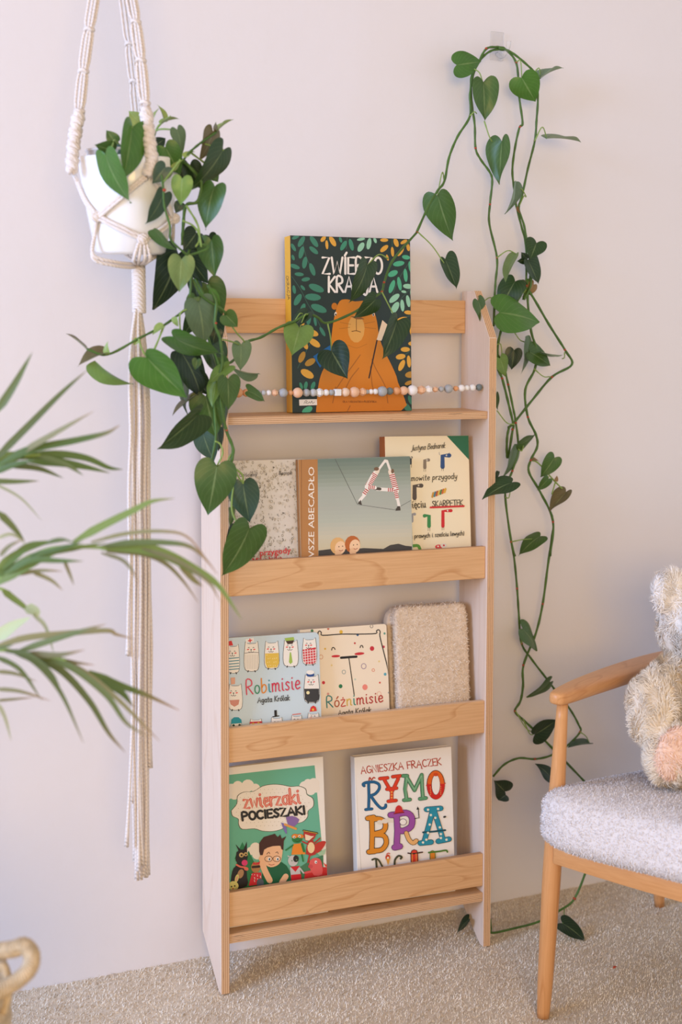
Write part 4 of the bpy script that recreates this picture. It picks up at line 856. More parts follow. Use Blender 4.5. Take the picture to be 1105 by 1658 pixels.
def cotton():
    m, nt, b = newmat('cotton_cord'); L = nt.links
    b.inputs['Base Color'].default_value = srgb('e6dad2'); b.inputs['Roughness'].default_value = .95; b.inputs['Specular IOR Level'].default_value = .1; b.inputs['Sheen Weight'].default_value = .2
    g = N(nt, 'ShaderNodeNewGeometry'); w = N(nt, 'ShaderNodeTexWave'); w.inputs['Scale'].default_value = 95; w.inputs['Distortion'].default_value = 2; w.bands_direction = 'DIAGONAL'
    L.new(g.outputs['Position'], w.inputs['Vector']); bp = N(nt, 'ShaderNodeBump'); bp.inputs['Strength'].default_value = .5; bp.inputs['Distance'].default_value = .002
    L.new(w.outputs['Fac'], bp.inputs['Height']); L.new(bp.outputs['Normal'], b.inputs['Normal']); return m
M_cot = cotton()
hang = empty('macrame_hanger', at(228, 1420, PY_) , 'off-white cotton macrame plant hanger with long tassel', 'plant hanger')
CR = .0027
def cord(name, pts, r=CR, n=7, sm=5): return build(MB().tube(catmull(pts, sm), r, n), name, M_cot, hang)
def potang(a, f, off=.003):                 # a point on the pot's outside, angle a (0 = towards the camera side), height fraction f
    r = RBp + (RTp - RBp) * f + off
    return PC + V(r * math.sin(a), -r * math.cos(a), PH * f)
def pot_hit(px_, py_, off=.0058):              # picture point to the near side of the pot
    d = ray(px_, py_); best = None
    for t in np.linspace(1.5, 2.6, 1200):
        P = CAM + d * t; f = (P[2] - PC[2]) / PH; r = RBp + (RTp - RBp) * f + off
        if (P[0] - PC[0]) ** 2 + (P[1] - PC[1]) ** 2 <= r * r: return P
    t = ((PC - CAM) @ d) / (d @ d); return CAM + d * t
# the three hanging arms: sinnets of four cords pinched by knots, then a spiral of half knots
hzc = nrm(V(RT[0], RT[1], 0))
def arm(pts_px, knots, Y0, Y1, twist_end, spread=.010, name='cord', four=4):
    tops = [at(*p, Y) for p, Y in zip(pts_px, np.linspace(Y0, Y1, len(pts_px)))]
    P = catmull(tops, 8)
    kz = [at(*k, Y0)[2] for k in knots]
    for j in range(four):
        path = []
        for q in P:
            dz = min(abs(q[2] - z) for z in kz); w = (.45 + .55 * min(1, dz / .012) ** .5)
            path.append(q + (hzc * (j - 1.5) * .0048 + V(0, -.002 * (1 if j in (1, 2) else -1), 0)) * w)
        build(MB().tube(path, CR * .80, 6), 'cord', M_cot, hang)
    for k in knots:
        z = at(*k, Y0)[2]; q = min(P, key=lambda p: abs(p[2] - z)); m = MB()
        m.tube([q + V(.0065 * math.cos(t), .0065 * math.sin(t), .0015 * math.sin(2 * t)) for t in np.linspace(0, 2 * math.pi, 13)], .0028, 6)
        m.ball(q, .0052, 10, 7); build(m, 'knot', M_cot, hang)
def spiral(p_px, Y0, Y1, r=.0078):
    pts = catmull([at(*p, Y) for p, Y in zip(p_px, np.linspace(Y0, Y1, len(p_px)))], 16); L_ = len(pts)
    for ph in (0, math.pi):
        path = [q + V(r * .62 * math.cos(ph + i * .62), r * .62 * math.sin(ph + i * .62), 0) for i, q in enumerate(pts)]
        build(MB().tube(path, [.0045 + .0022 * abs(math.sin(i * .9 + ph)) for i in range(L_)], 8), 'half_knot_spiral', M_cot, hang)
Yl, Yf, Yb = PY_ - .02, pot_hit(*A_(525, 905), .009)[1], PY_ + RTp * .7
arm([A_(330, -690), A_(255, -140), A_(235, 0), A_(210, 155), A_(180, 375), A_(158, 585)], [A_(330, -690), A_(258, -140), A_(210, 155), A_(180, 375), A_(158, 585)], PY_ - .005, Yl, None)
spiral([A_(158, 590), A_(138, 690), A_(125, 790), A_(118, 905)], Yl, Yl)
arm([A_(330, -690), A_(405, -140), A_(435, 0), A_(458, 135), A_(485, 345), A_(506, 570)], [A_(330, -690), A_(405, -140), A_(458, 135), A_(485, 345), A_(506, 570)], PY_ - .015, Yf, None, spread=.013)
spiral([A_(508, 572), A_(518, 670), A_(530, 770), A_(538, 855), A_(520, 915)], Yf, Yf)
arm([A_(330, -690), A_(375, -140), A_(398, 0), A_(420, 180), A_(445, 400), A_(470, 640)], [A_(330, -690), A_(375, -140), A_(425, 210), A_(448, 420), A_(470, 640)], PY_ + .005, Yb, None, spread=.010)
spiral([A_(470, 640), A_(500, 760), A_(520, 840)], Yb, Yb)
# gathered top: wrapped knot, wooden ring and a cord up to a ceiling hook (above the picture)
AP = at(*A_(330, -690), PY_)
build(MB().tube([AP + V(.009 * math.cos(t * 60), .009 * math.sin(t * 60), .05 * t) for t in np.linspace(0, 1, 120)], .0024, 6).tube([AP - V(0, 0, .004), AP + V(0, 0, .054)], .0088, 12), 'wrapped_knot', M_cot, hang)
build(MB().tube([AP + V(.022 * math.cos(t), 0, .076 + .022 * math.sin(t)) for t in np.linspace(0, 2 * math.pi, 33)], .0042, 8, caps=False), 'ring', M_face_h, hang)
build(MB().tube([AP + V(0, 0, .097), V(AP[0], AP[1], 2.585)], .0026, 7), 'cord', M_cot, hang)
build(MB().lathe([(.0, 2.60 - .0005), (.012, 2.5995), (.012, 2.595), (.004, 2.592), (.003, 2.583), (0, 2.583)], (AP[0], AP[1], 0), 16), 'ceiling_hook', plain('white_metal', '#e8e6e4', rough=.3), hang)
# the net around the pot
def netline(pxs, k=2):
    q = catmull([V(*p) for p in pxs], 8); base = [pot_hit(p[0], p[1], .0058) for p in q]
    for j in range(k): build(MB().tube([b + V(0, 0, (j - (k - 1) / 2) * CR * 2.0) for b in base], CR, 7), 'cord', M_cot, hang)
def net(pts, k=2):
    base = catmull(pts, 7)
    for j in range(k):
        o = (j - (k - 1) / 2) * CR * 2.1
        build(MB().tube([q + V(0, 0, o) if True else q for q in base], CR, 7), 'cord', M_cot, hang)
hit = lambda p: pot_hit(*p)
KL, KF, KR = hit(A_(250, 1140)), hit(A_(492, 1258)), hit(A_(655, 1150))
netline([A_(128, 910), A_(185, 1050), A_(250, 1140)]); netline([A_(515, 925), A_(380, 1035), A_(255, 1140)])
netline([A_(540, 930), A_(600, 1020), A_(655, 1150)]); netline([A_(255, 1140), A_(360, 1195), A_(492, 1255)]); netline([A_(655, 1150), A_(590, 1210), A_(500, 1255)])
for K in (KL, KF, KR): build(MB().ball(K, .0075, 10, 7, sc=(1.25, 1, .85)).tube([K + V(.007 * math.cos(t), -.002, .006 * math.sin(t)) for t in np.linspace(0, 2 * math.pi, 13)], .003, 6), 'knot', M_cot, hang)
WT = at(*B_(368, 95), PY_)
for a_, k in ((KL, 2), ):
    net([KL, hit(A_(238, 1240)), at(*A_(230, 1350), PY_ - .03), at(*A_(330, 1385), PY_ - .03), at(*A_(430, 1398), PY_ - .015), WT + V(-.004, 0, .004)], 2)
for dx in (-.010, -.004, .003, .009): 
    net([KF + V(dx * .6, 0, -.004), KF + V(dx * 1.3, .003, -.03), WT + V(dx * .5, -.004, .004)], 1)
net([KR, at(*A_(640, 1290), PY_ + .01), at(*A_(545, 1350), PY_ - .01), WT + V(.006, 0, .004)], 2)
net([PC + V(.0, RBp + .004, .01), PC + V(.02, RBp * .5, -.012), WT + V(0, .004, .002)], 2)
WB = at(*B_(372, 312), PY_); m = MB(); tt = np.linspace(0, 1, 22 * 10 + 1)
m.tube([WT + (WB - WT) * t + V(.0095 * math.cos(2 * math.pi * 22 * t), .0095 * math.sin(2 * math.pi * 22 * t), 0) for t in tt], .0021, 6)
m.tube([WT + V(0, 0, .002), WB - V(0, 0, .002)], .0092, 14); build(m, 'wrapped_knot', M_cot, hang)
# the tassel
ends = [(205, 1371, -.012), (222, 1425, -.005), (228, 1424, .004), (233, 1418, .0), (237, 1420, .008), (240, 1416, .012), (244, 1243, .014), (207, 1062, -.014), (226, 1385, .010), (231, 1400, -.010), (242, 1241, .006), (219, 1395, .008), (225, 1410, -.013), (236, 1405, -.006), (214, 1300, .0), (229, 1395, .014)]
mid = [(-15, -13), (-12, -10), (-7, -4), (-2, 0), (4, 5), (9, 11), (14, 17), (-17, -19), (1, 3), (-5, -3), (11, 15), (-9, -12), (-1, -2), (7, 9), (-14, -14), (12, 8)]
rt_ = random.Random(11)
for (ex, ey, dy), (a, b) in zip(ends, mid):
    pts = [at(224 + a * .25, 500, PY_ + dy * .5), at(225 + a * .75, 560, PY_ + dy)]
    n_ = 7
    for i in range(1, n_):
        t = i / n_; yy = 560 + (ey - 560) * t; xx = 228 + a * (1 - t) + b * t if t < .75 else 228 + b + (ex - 228 - b) * ((t - .75) / .25) ** 1.5
        pts.append(at(xx + rt_.uniform(-1.6, 1.6), yy, PY_ + dy + rt_.uniform(-.002, .002)))
    pts.append(at(ex, ey, PY_ + dy))
    P = catmull(pts, 5); r_l = [CR * .92] * (len(P) - 3) + [CR, CR * 1.25, CR * 1.5]
    build(MB().tube(P, r_l, 7), 'tassel_cord', M_cot, hang)

# ------------------------------------------------------------------ trailing philodendron
def leaf_material():
    m, nt, b = newmat('philodendron_leaf'); L = nt.links
    oi = N(nt, 'ShaderNodeObjectInfo'); uv = N(nt, 'ShaderNodeUVMap'); sx = N(nt, 'ShaderNodeSeparateXYZ'); L.new(uv.outputs['UV'], sx.inputs[0])
    # v = distance from the midrib (0..1), u = along the leaf
    rp = N(nt, 'ShaderNodeValToRGB'); e = rp.color_ramp.elements; e[0].position = 0; e[0].color = (1, 1, 1, 1); e[1].position = .075; e[1].color = (0, 0, 0, 1); L.new(sx.outputs['Y'], rp.inputs['Fac'])
    a = N(nt, 'ShaderNodeMath', operation='MULTIPLY'); a.inputs[1].default_value = .55; L.new(sx.outputs['Y'], a.inputs[0])
    s = N(nt, 'ShaderNodeMath', operation='SUBTRACT'); L.new(sx.outputs['X'], s.inputs[0]); L.new(a.outputs[0], s.inputs[1])
    k = N(nt, 'ShaderNodeMath', operation='MULTIPLY'); k.inputs[1].default_value = 38; L.new(s.outputs[0], k.inputs[0])
    sn = N(nt, 'ShaderNodeMath', operation='SINE'); L.new(k.outputs[0], sn.inputs[0])
    mr = N(nt, 'ShaderNodeMapRange'); mr.inputs['From Min'].default_value = .75; mr.inputs['From Max'].default_value = 1; mr.inputs['To Max'].default_value = .05; L.new(sn.outputs[0], mr.inputs['Value'])
    vv = N(nt, 'ShaderNodeMath', operation='MULTIPLY'); vv.inputs[1].default_value = .30; L.new(rp.outputs['Color'], vv.inputs[0])
    ad = N(nt, 'ShaderNodeMath', operation='ADD'); L.new(mr.outputs['Result'], ad.inputs[0]); L.new(vv.outputs[0], ad.inputs[1])
    mx = N(nt, 'ShaderNodeMix', data_type='RGBA'); L.new(oi.outputs['Color'], mx.inputs['A']); mx.inputs['B'].default_value = srgb('b5c88a'); L.new(ad.outputs[0], mx.inputs['Factor'])
    g = N(nt, 'ShaderNodeNewGeometry'); pal = N(nt, 'ShaderNodeMix', data_type='RGBA'); pal.inputs['B'].default_value = srgb('8fa674'); L.new(mx.outputs['Result'], pal.inputs['A'])
    bf = N(nt, 'ShaderNodeMath', operation='MULTIPLY'); bf.inputs[1].default_value = .35; L.new(g.outputs['Backfacing'], bf.inputs[0]); L.new(bf.outputs[0], pal.inputs['Factor'])
    tc = N(nt, 'ShaderNodeTexCoord'); nz = N(nt, 'ShaderNodeTexNoise'); nz.inputs['Scale'].default_value = 3.5; nz.inputs['Detail'].default_value = 5; L.new(tc.outputs['Object'], nz.inputs['Vector'])
    r3 = N(nt, 'ShaderNodeMapRange'); r3.inputs['To Min'].default_value = .78; r3.inputs['To Max'].default_value = 1.2; L.new(nz.outputs['Fac'], r3.inputs['Value'])
    sc = N(nt, 'ShaderNodeVectorMath', operation='SCALE'); L.new(pal.outputs['Result'], sc.inputs[0]); L.new(r3.outputs['Result'], sc.inputs['Scale'])
    L.new(sc.outputs['Vector'], b.inputs['Base Color']); b.inputs['Roughness'].default_value = .36; b.inputs['Specular IOR Level'].default_value = .45
    bp = N(nt, 'ShaderNodeBump'); bp.inputs['Strength'].default_value = .25; bp.inputs['Distance'].default_value = .004; L.new(ad.outputs[0], bp.inputs['Height']); L.new(bp.outputs['Normal'], b.inputs['Normal'])
    tr = N(nt, 'ShaderNodeBsdfTranslucent'); L.new(sc.outputs['Vector'], tr.inputs['Color']); ms = N(nt, 'ShaderNodeMixShader'); ms.inputs[0].default_value = .16
    out = nt.nodes['Material Output']; L.new(b.outputs[0], ms.inputs[1]); L.new(tr.outputs[0], ms.inputs[2]); L.new(ms.outputs[0], out.inputs['Surface'])
    return m
M_leaf = leaf_material()
def leaf_mesh(name, fold, droop, wave, seed, lance=0):
    """heart-shaped blade, base notch at x=0, tip at x=1, half width about .39 -> unit width .78; normal +z"""
    half = [(0, 0), (-.09, .07), (-.155, .19), (-.11, .32), (.03, .400), (.20, .415), (.40, .375), (.60, .285), (.78, .165), (.91, .06), (1.0, 0)]
    if lance: half = [(0, 0), (-.03, .10), (-.02, .20), (.05, .28), (.15, .33), (.30, .34), (.48, .30), (.64, .225), (.80, .13), (.92, .05), (1.0, 0)]
    ed = catmull([V(x, y, 0) for x, y in half], 2); n = len(ed); r = random.Random(seed); ph = r.uniform(0, 6)
    m = MB(); uv = []; cols = [0, .35, .7, 1]
    for sd in (1, -1):
        vs = []; u_ = []
        for i, e in enumerate(ed):
            t = max(0., (i / (n - 1) - .06) / .94); mx_ = t ** 1.15
            for c_ in cols:
                x = mx_ + (e[0] - mx_) * c_; y = sd * e[1] * c_
                z = fold * abs(y) ** .85 * .9 - droop * (x ** 2) * .5 - .32 * max(0, abs(y) - .12) ** 1.5 * (1.2 if droop > 0 else .5) + wave * .03 * math.sin(x * 7 + ph + sd) * c_
                vs.append((x, y, z)); u_.append((x, c_))
        fs = [(i * 4 + c_, i * 4 + c_ + 1, (i + 1) * 4 + c_ + 1, (i + 1) * 4 + c_) for i in range(n - 1) for c_ in range(3)]
        if sd > 0: fs = [f[::-1] for f in fs]
        b0 = len(m.v); m.add(vs, fs); uv += u_
    me = m.mesh(name, M_leaf, fix=False); l = me.uv_layers.new(name='UVMap')
    for lp in me.loops: l.data[lp.index].uv = uv[lp.vertex_index]
    bm = bmesh.new(); bm.from_mesh(me); bmesh.ops.remove_doubles(bm, verts=bm.verts, dist=.0004); bmesh.ops.recalc_face_normals(bm, faces=bm.faces)
    up_ = sum((f.normal.z for f in bm.faces)) > 0
    if not up_: bmesh.ops.reverse_faces(bm, faces=bm.faces)
    bm.to_mesh(me); bm.free(); me.polygons.foreach_set('use_smooth', [True] * len(me.polygons)); return me
LEAF = [leaf_mesh('leaf_blade', .30, .25, .6, 1), leaf_mesh('leaf_blade', .12, .45, 1.0, 2), leaf_mesh('leaf_blade', .42, .15, .8, 3), leaf_mesh('leaf_blade', .22, .6, 1.0, 4)]
LANCE = [leaf_mesh('leaf_blade', .35, .3, .5, 5, 1), leaf_mesh('leaf_blade', .6, .5, .8, 6, 1)]
plant = empty('trailing_philodendron', PC + V(0, 0, PH * .9), 'trailing heart-leaf philodendron spilling from the hanging pot and looped over the wall hook', 'houseplant')
LCOL = {'d': '#2c4520', 'D': '#20351f', 'm': '#44632a', 'b': '#47722a', 'l': '#6c8a3e', 'o': '#6a7f44', 'y': '#94a858', 'g': '#627a58', 'G': '#3f5846', 'r': '#6a6040', 'n': '#8a6a3e'}
_lr = random.Random(21)
def leaf(b, t, wz, Y, col='m', z=None, scale=1.0, side=None, dt=0.0, shape=None, stem=None):
    """b = notch, t = tip (picture px), wz = apparent width in px, Y = distance plane, dt = extra depth of tip"""
    Bp = at(*b, Y); Tp = at(*t, Y + dt); s = pxsize(Bp); w = wz * 1.06 * s; L = np.linalg.norm(Tp - Bp)
    view = nrm(CAM - Bp); X = nrm(Tp - Bp); asp = w / L
    if asp > .98:                                         # foreshortened: tip comes towards the viewer
        Lt = w / .86; k = math.sqrt(max(Lt * Lt - L * L, 0)); X = nrm(X * L + view * k * .9); L = Lt
        if L > .35: L = .35
    tw = max(.74 * L, w); roll = math.acos(min(1, w / tw))
    nn = nrm(view - X * (view @ X)); Yv = np.cross(nn, X)
    sd = side if side is not None else (1 if _lr.random() < .6 else -1)
    roll = roll * sd + _lr.uniform(-.12, .12); nn2 = nn * math.cos(roll) + Yv * math.sin(roll); Yv = np.cross(nn2, X)
    lst = LANCE if (shape == 'l' or asp < .3) else LEAF; me = lst[_lr.randrange(len(lst))]
    sy = tw / (.76 if lst is LEAF else .62); zz = min(L, sy)
    Mx = Matrix([[X[i] * L, Yv[i] * sy, nn2[i] * zz, Bp[i]] for i in range(3)] + [[0, 0, 0, 1]])
    o = link('leaf', me, plant, Mx); c0 = srgb(LCOL[col]); k = _lr.uniform(.88, 1.14); o.color = (c0[0] * k, c0[1] * k, c0[2] * k * _lr.uniform(.9, 1.1), 1)
    if stem is not None: petiole(stem, b, Y, bend=stem[3] if len(stem) > 3 else 4)
    return o
M_vine = plain('green_vine', '#4a6b2c', rough=.5, noise=.25, nscale=35)
M_pet = plain('leaf_stalk', '#86a152', rough=.5, noise=.15, nscale=60)
M_node = plain('red_leaf_node', '#a8442c', rough=.6)
def vine(pts, Ys, r=.0021, name='vine', mat=None, sm=6):
    if np.isscalar(Ys): Ys = [Ys] * len(pts)
    Ys = np.interp(np.linspace(0, 1, len(pts)), np.linspace(0, 1, len(Ys)), Ys)
    P = catmull([at(*p, Y) for p, Y in zip(pts, Ys)], sm)
    rr = [r * 1.18 * (1 + .12 * math.sin(i * 1.7)) for i in range(len(P))]
    return build(MB().tube(P, rr, 7), name, mat or M_vine, plant)
def petiole(a, b, Y, bend=4, r=.0011):
    Ya = a[2] if len(a) > 2 and a[2] is not None else Y
    A, B = at(a[0], a[1], Ya), at(b[0], b[1], Y); s = pxsize(A); mid = (A + B) / 2 + V(0, -.004, bend * s)
    build(MB().tube(catmull([A, mid, B], 6), [r * 1.3] * 3 + [r] * 10, 6), 'leaf_stalk', M_pet, plant)
def node(p, Y, r=.0032): build(MB().ball(at(*p, Y), r, 8, 6, sc=(1, 1, .8)), 'node', M_node, plant)
YP = -.30
# --- crown in and around the pot
Yc = YP - RTp * .9
for b, t, w_, Y, cl in (((435, 668), (402, 945), 135, YP - RTp - .012, 'b'), ((297, 820), (385, 1085), 100, YP - RTp - .014, 'b'), ((335, 795), (252, 765), 85, YP - .06, 'm'), ((345, 745), (300, 685), 62, YP - .03, 'm'), ((480, 650), (420, 585), 78, YP + .03, 'y'), ((345, 790), (380, 840), 70, YP - .05, 'd'),
        ((560, 765), (614, 725), 62, YP - .05, 'D'), ((672, 682), (716, 812), 66, YP - .06, 'g'), ((610, 775), (690, 925), 120, YP - .07, 'b'), ((612, 880), (545, 965), 88, YP - RTp - .016, 'G'), ((700, 940), (690, 1078), 100, YP - .11, 'l'), ((600, 1020), (543, 1188), 78, YP - RTp - .008, 'G'),
        ((862, 690), (818, 848), 82, YP - .06, 'r'), ((915, 788), (790, 1015), 105, YP - .08, 'd'), ((868, 985), (795, 1195), 128, YP - .09, 'm'), ((740, 870), (800, 995), 95, YP - .06, 'D'), ((680, 860), (720, 960), 80, YP - .05, 'D'), ((548, 1205), (655, 1332), 46, YP - RTp - .004, 'm'), ((855, 1265), (866, 1462), 118, YP - .06, 'm'), ((775, 1225), (715, 1310), 105, YP - .05, 'D'),
        ((740, 1335), (820, 1485), 112, YP - .03, 'D'), ((840, 1240), (858, 1300), 70, YP - .03, 'D'), ((850, 900), (890, 960), 60, YP - .04, 'm'), ((690, 1070), (665, 1120), 50, YP - .05, 'G')):
    leaf(A_(*b), A_(*t), w_ / 3.25, Y, cl)
for b, t, w_, Y, cl in (((602, 640), (590, 548), 20, YP - .03, 'y'), ((590, 652), (672, 603), 12, YP - .05, 'y'), ((885, 692), (950, 610), 14, YP - .06, 'y'), ((880, 690), (872, 640), 22, YP - .06, 'r'), ((540, 640), (570, 560), 14, YP - .03, 'y'), ((715, 830), (760, 785), 22, YP - .08, 'y'), ((660, 900), (692, 830), 28, YP - .08, 'y')):
    leaf(A_(*b), A_(*t), w_ / 3.25, Y, cl, shape='l')
for p, Ys, r in (([(520, 840), (560, 690), (600, 640), (640, 612)], (YP - .03, YP - .05), .0014), ([(555, 800), (560, 690), (668, 682)], (YP - .02, YP - .06), .0012), ([(480, 840), (450, 760), (435, 668)], (YP - .03, YP - RTp - .012), .0012), ([(420, 840), (350, 740), (330, 770), (297, 820)], (YP - .03, YP - RTp - .014), .0012), ([(380, 850), (355, 760), (345, 745)], YP - .03, .0012), ([(470, 800), (465, 700), (480, 650)], (YP, YP + .03), .0011),
        ([(560, 850), (600, 800), (700, 850), (740, 880), (800, 960), (780, 1060), (720, 1080), (705, 1180), (700, 1290)], (YP - .03, YP - .07, YP - .07, YP - .05), .0022), ([(560, 840), (660, 880), (740, 800), (800, 750), (880, 695)], (YP - .04, YP - .08, YP - .06), .0016), ([(740, 800), (830, 865), (900, 900)], (YP - .07, YP - .05), .0013), ([(790, 750), (890, 778), (916, 790)], (YP - .06, YP - .08), .0012),
        ([(600, 960), (660, 880), (690, 840)], YP - .10, .0012), ([(590, 920), (600, 990), (605, 1080), (635, 1190), (640, 1260), (700, 1320), (740, 1340), (830, 1310), (825, 1290), (780, 1285)], (YP - .11, YP - .10, YP - .08), .0015), ([(720, 1080), (780, 1180), (790, 1260), (770, 1300)], YP - .08, .0014), ([(700, 1160), (760, 1190), (790, 1240), (800, 1300)], YP - .09, .0012), ([(740, 1340), (745, 1480), (740, 1560)], YP - .06, .0018)):
    vine([A_(*q) for q in p], Ys, r, mat=M_pet if r < .0015 else None)
node(A_(605, 1000), YP - .11, .003)
# --- the cascade beside the tassel and in front of the left panel
for b, t, w_, Y, cl in (((560, 32), (478, 310), 145, YP - .01, 'D'), ((575, 58), (565, 216), 112, YP - .09, 'o'), ((612, 45), (700, 185), 105, YP - .03, 'D'), ((700, 178), (775, 335), 128, YP + .0, 'm'), ((655, 265), (706, 472), 130, YP - .05, 'g'), ((715, 330), (752, 475), 95, YP + .02, 'D'), ((786, 325), (845, 384), 74, YP - .04, 'm'), ((540, 435), (757, 556), 98, YP - .10, 'b'), ((410, 530), (596, 730), 165, YP - .09, 'b'),
        ((160, 545), (313, 697), 62, YP - .06, 'l'), ((215, 508), (74, 538), 40, YP - .06, 'r'), ((860, 466), (862, 593), 80, YP + .02, 'g'), ((942, 605), (816, 606), 30, YP + .04, 'g'), ((575, 508), (716, 714), 130, YP - .03, 'D'), ((800, 570), (690, 640), 66, YP - .06, 'l'), ((765, 532), (800, 605), 52, YP - .02, 'm'), ((797, 632), (806, 782), 98, YP - .07, 'm'), ((740, 652), (713, 768), 54, YP - .05, 'l'),
        ((893, 690), (988, 724), 60, YP + .03, 'm'), ((655, 803), (468, 978), 108, YP - .06, 'd'), ((690, 715), (738, 918), 150, YP - .02, 'm'), ((665, 700), (518, 785), 28, YP - .02, 'r'), ((590, 635), (563, 797), 55, YP - .01, 'd'), ((680, 900), (722, 1042), 100, YP - .0, 'G'), ((745, 1052), (706, 1292), 176, YP - .06, 'm'), ((870, 1135), (896, 1327), 130, YP - .03, 'G'), ((900, 1348), (804, 1595), 152, YP - .06, 'm'),
        ((835, 1350), (800, 1522), 80, YP - .01, 'D'), ((813, 1255), (826, 1342), 26, YP - .0, 'm'), ((740, 398), (722, 472), 62, YP - .02, 'D'), ((705, 222), (762, 288), 62, YP - .05, 'b'), ((772, 760), (795, 872), 46, YP + .02, 'G'), ((640, 240), (600, 300), 60, YP - .02, 'm'), ((650, 540), (640, 590), 40, YP - .08, 'm'), ((745, 880), (760, 980), 50, YP + .01, 'D'), ((640, 160), (650, 250), 60, YP + .0, 'D'), ((700, 465), (775, 605), 92, YP - .015, 'd'), ((640, 610), (700, 725), 85, YP - .01, 'D'), ((770, 700), (705, 800), 72, YP - .01, 'd'), ((640, 330), (590, 430), 70, YP + .0, 'd'), ((760, 470), (800, 540), 50, YP + .01, 'd')):
    leaf(B_(*b), B_(*t), w_ / 2.961, Y, cl)
leaf(B_(115, 488), B_(34, 403), 4, YP - .06, 'r', shape='l')
for p, Ys, r in (([(620, -10), (600, 80), (640, 180), (680, 240), (770, 300), (785, 320)], (YP - .05, YP - .06, YP - .04), .0019), ([(600, 295), (490, 375), (370, 438), (220, 515), (120, 488)], (YP - .05, YP - .07, YP - .06), .0017), ([(700, 180), (740, 260), (735, 370), (760, 440), (770, 560), (755, 640), (770, 780), (790, 880), (822, 965), (815, 1030)], (YP - .05, YP - .06, YP - .05), .0022), ([(640, 150), (690, 260), (700, 420), (745, 540), (760, 610), (730, 700), (740, 900), (720, 1030), (745, 1052)], (YP - .02, YP - .03), .002),
        ([(790, 880), (812, 940), (820, 980), (800, 1020), (815, 1050), (865, 1090), (870, 1135)], (YP - .05, YP - .04), .0014), ([(815, 1040), (850, 1105), (868, 1130)], YP - .035, .0012), ([(830, 1100), (815, 1250), (850, 1330), (900, 1348)], (YP - .02, YP - .05), .0014), ([(735, 930), (760, 945), (772, 990), (745, 1050)], YP - .055, .0012), ([(490, 380), (440, 500), (412, 530)], (YP - .07, YP - .09), .0013), ([(600, 298), (568, 320), (568, 395)], YP - .07, .0011), ([(370, 440), (385, 490), (410, 530)], YP - .08, .0012),
        ([(785, 320), (830, 400), (870, 445), (880, 462)], (YP - .04, YP + .03), .0011), ([(760, 440), (820, 455), (850, 468)], (YP - .05, YP + .02), .0011)):
    vine([B_(*q) for q in p], Ys, r, mat=M_pet if r < .0015 else None)
for q in ((738, 365), (790, 878)): node(B_(*q), YP - .055, .0028)
for p, q in (((490, 378), (430, 410)), ((365, 440), (345, 470)), ((545, 335), (552, 385)), ((225, 512), (210, 455))): leaf(B_(*p), B_(*q), 9, YP - .07, 'y', shape='l')
# --- the shoot that crosses the green book and climbs to the hook
GV = [(-30, 640), (10, 560), (60, 530), (85, 500), (110, 458), (170, 438), (235, 402), (300, 376), (350, 350), (388, 362), (425, 383), (530, 340), (600, 288), (632, 262), (642, 225), (675, 142), (765, 38)]
vine([G_(*q) for q in GV], (-.30, -.26, -.22, -.205, -.20, -.195, -.19, -.185, -.17, -.15, -.12), .0019)
for b, t, w_, Y, cl in (((318, 405), (290, 502), 100, -.20, 'l'), ((348, 345), (285, 402), 40, -.19, 'D'), ((440, 490), (488, 574), 108, -.20, 'D'), ((575, 162), (540, 312), 60, -.20, 'd'), ((608, 294), (540, 368), 56, -.19, 'd'), ((690, 374), (640, 522), 78, -.20, 'd'), ((872, 140), (922, 252), 65, -.07, 'd')): leaf(G_(*b), G_(*t), w_ / 2.351, Y, cl)
for a, b, bend, Y in (((425, 385), (440, 490), 0, -.19), ((655, 138), (575, 165), 12, -.18), ((632, 265), (690, 374), -4, -.19), ((350, 350), (318, 405), 10, -.195), ((770, 38), (868, 155), 3, -.09), ((300, 376), (330, 348), 6, -.19)): petiole(G_(*a), G_(*b), Y, bend)
for q in ((350, 352), (765, 38), (632, 264), (640, 228)): node(G_(*q), -.185 if q[0] < 700 else -.12, .0026)
# --- over the hook and down the wall
vine([C_(*q) for q in ((115, 1122), (180, 980), (225, 905), (260, 855), (285, 730), (330, 620), (395, 512), (395, 400), (415, 285), (445, 220), (480, 160), (530, 150), (575, 155))], (-.12, -.07, -.045, -.03), .002)
vine([C_(*q) for q in ((575, 165), (520, 165), (470, 195), (420, 262), (400, 330), (405, 450), (420, 560), (424, 680), (450, 740), (500, 810), (512, 860), (500, 978), (497, 1080), (537, 1258), (530, 1380), (525, 1462), (520, 1620))], (-.03, -.05, -.05, -.05), .0019)
vine([C_(*q) for q in ((540, 158), (580, 160), (635, 225), (650, 320), (655, 420), (672, 550), (655, 575), (632, 680), (618, 800), (628, 900), (635, 970), (665, 1090), (690, 1200), (690, 1400), (675, 1480))], (-.03, -.048, -.048, -.048), .0019)
vine([C_(*q) for q in ((545, 155), (600, 170), (680, 230), (740, 300), (752, 420), (745, 540), (736, 645), (700, 790), (670, 930), (652, 1000), (680, 1090), (700, 1210), (715, 1300), (715, 1400), (680, 1480))], (-.035, -.055, -.055, -.055), .0019)
for b, t, w_, cl in (((325, 245), (472, 222), 120, 'b'), ((465, 335), (478, 537), 126, 'm'), ((668, 312), (742, 447), 142, 'b'), ((565, 648), (540, 872), 116, 'm'), ((228, 938), (290, 1177), 138, 'm')): leaf(C_(*b), C_(*t), w_ / 3.25, -.065, cl)
for b, t, w_, cl in (((765, 318), (868, 228), 26, 'g'), ((800, 632), (980, 618), 26, 'g'), ((628, 860), (620, 1030), 36, 'g'), ((637, 1238), (563, 1376), 46, 'o')): leaf(C_(*b), C_(*t), w_ / 3.25, -.07, cl, shape='l')
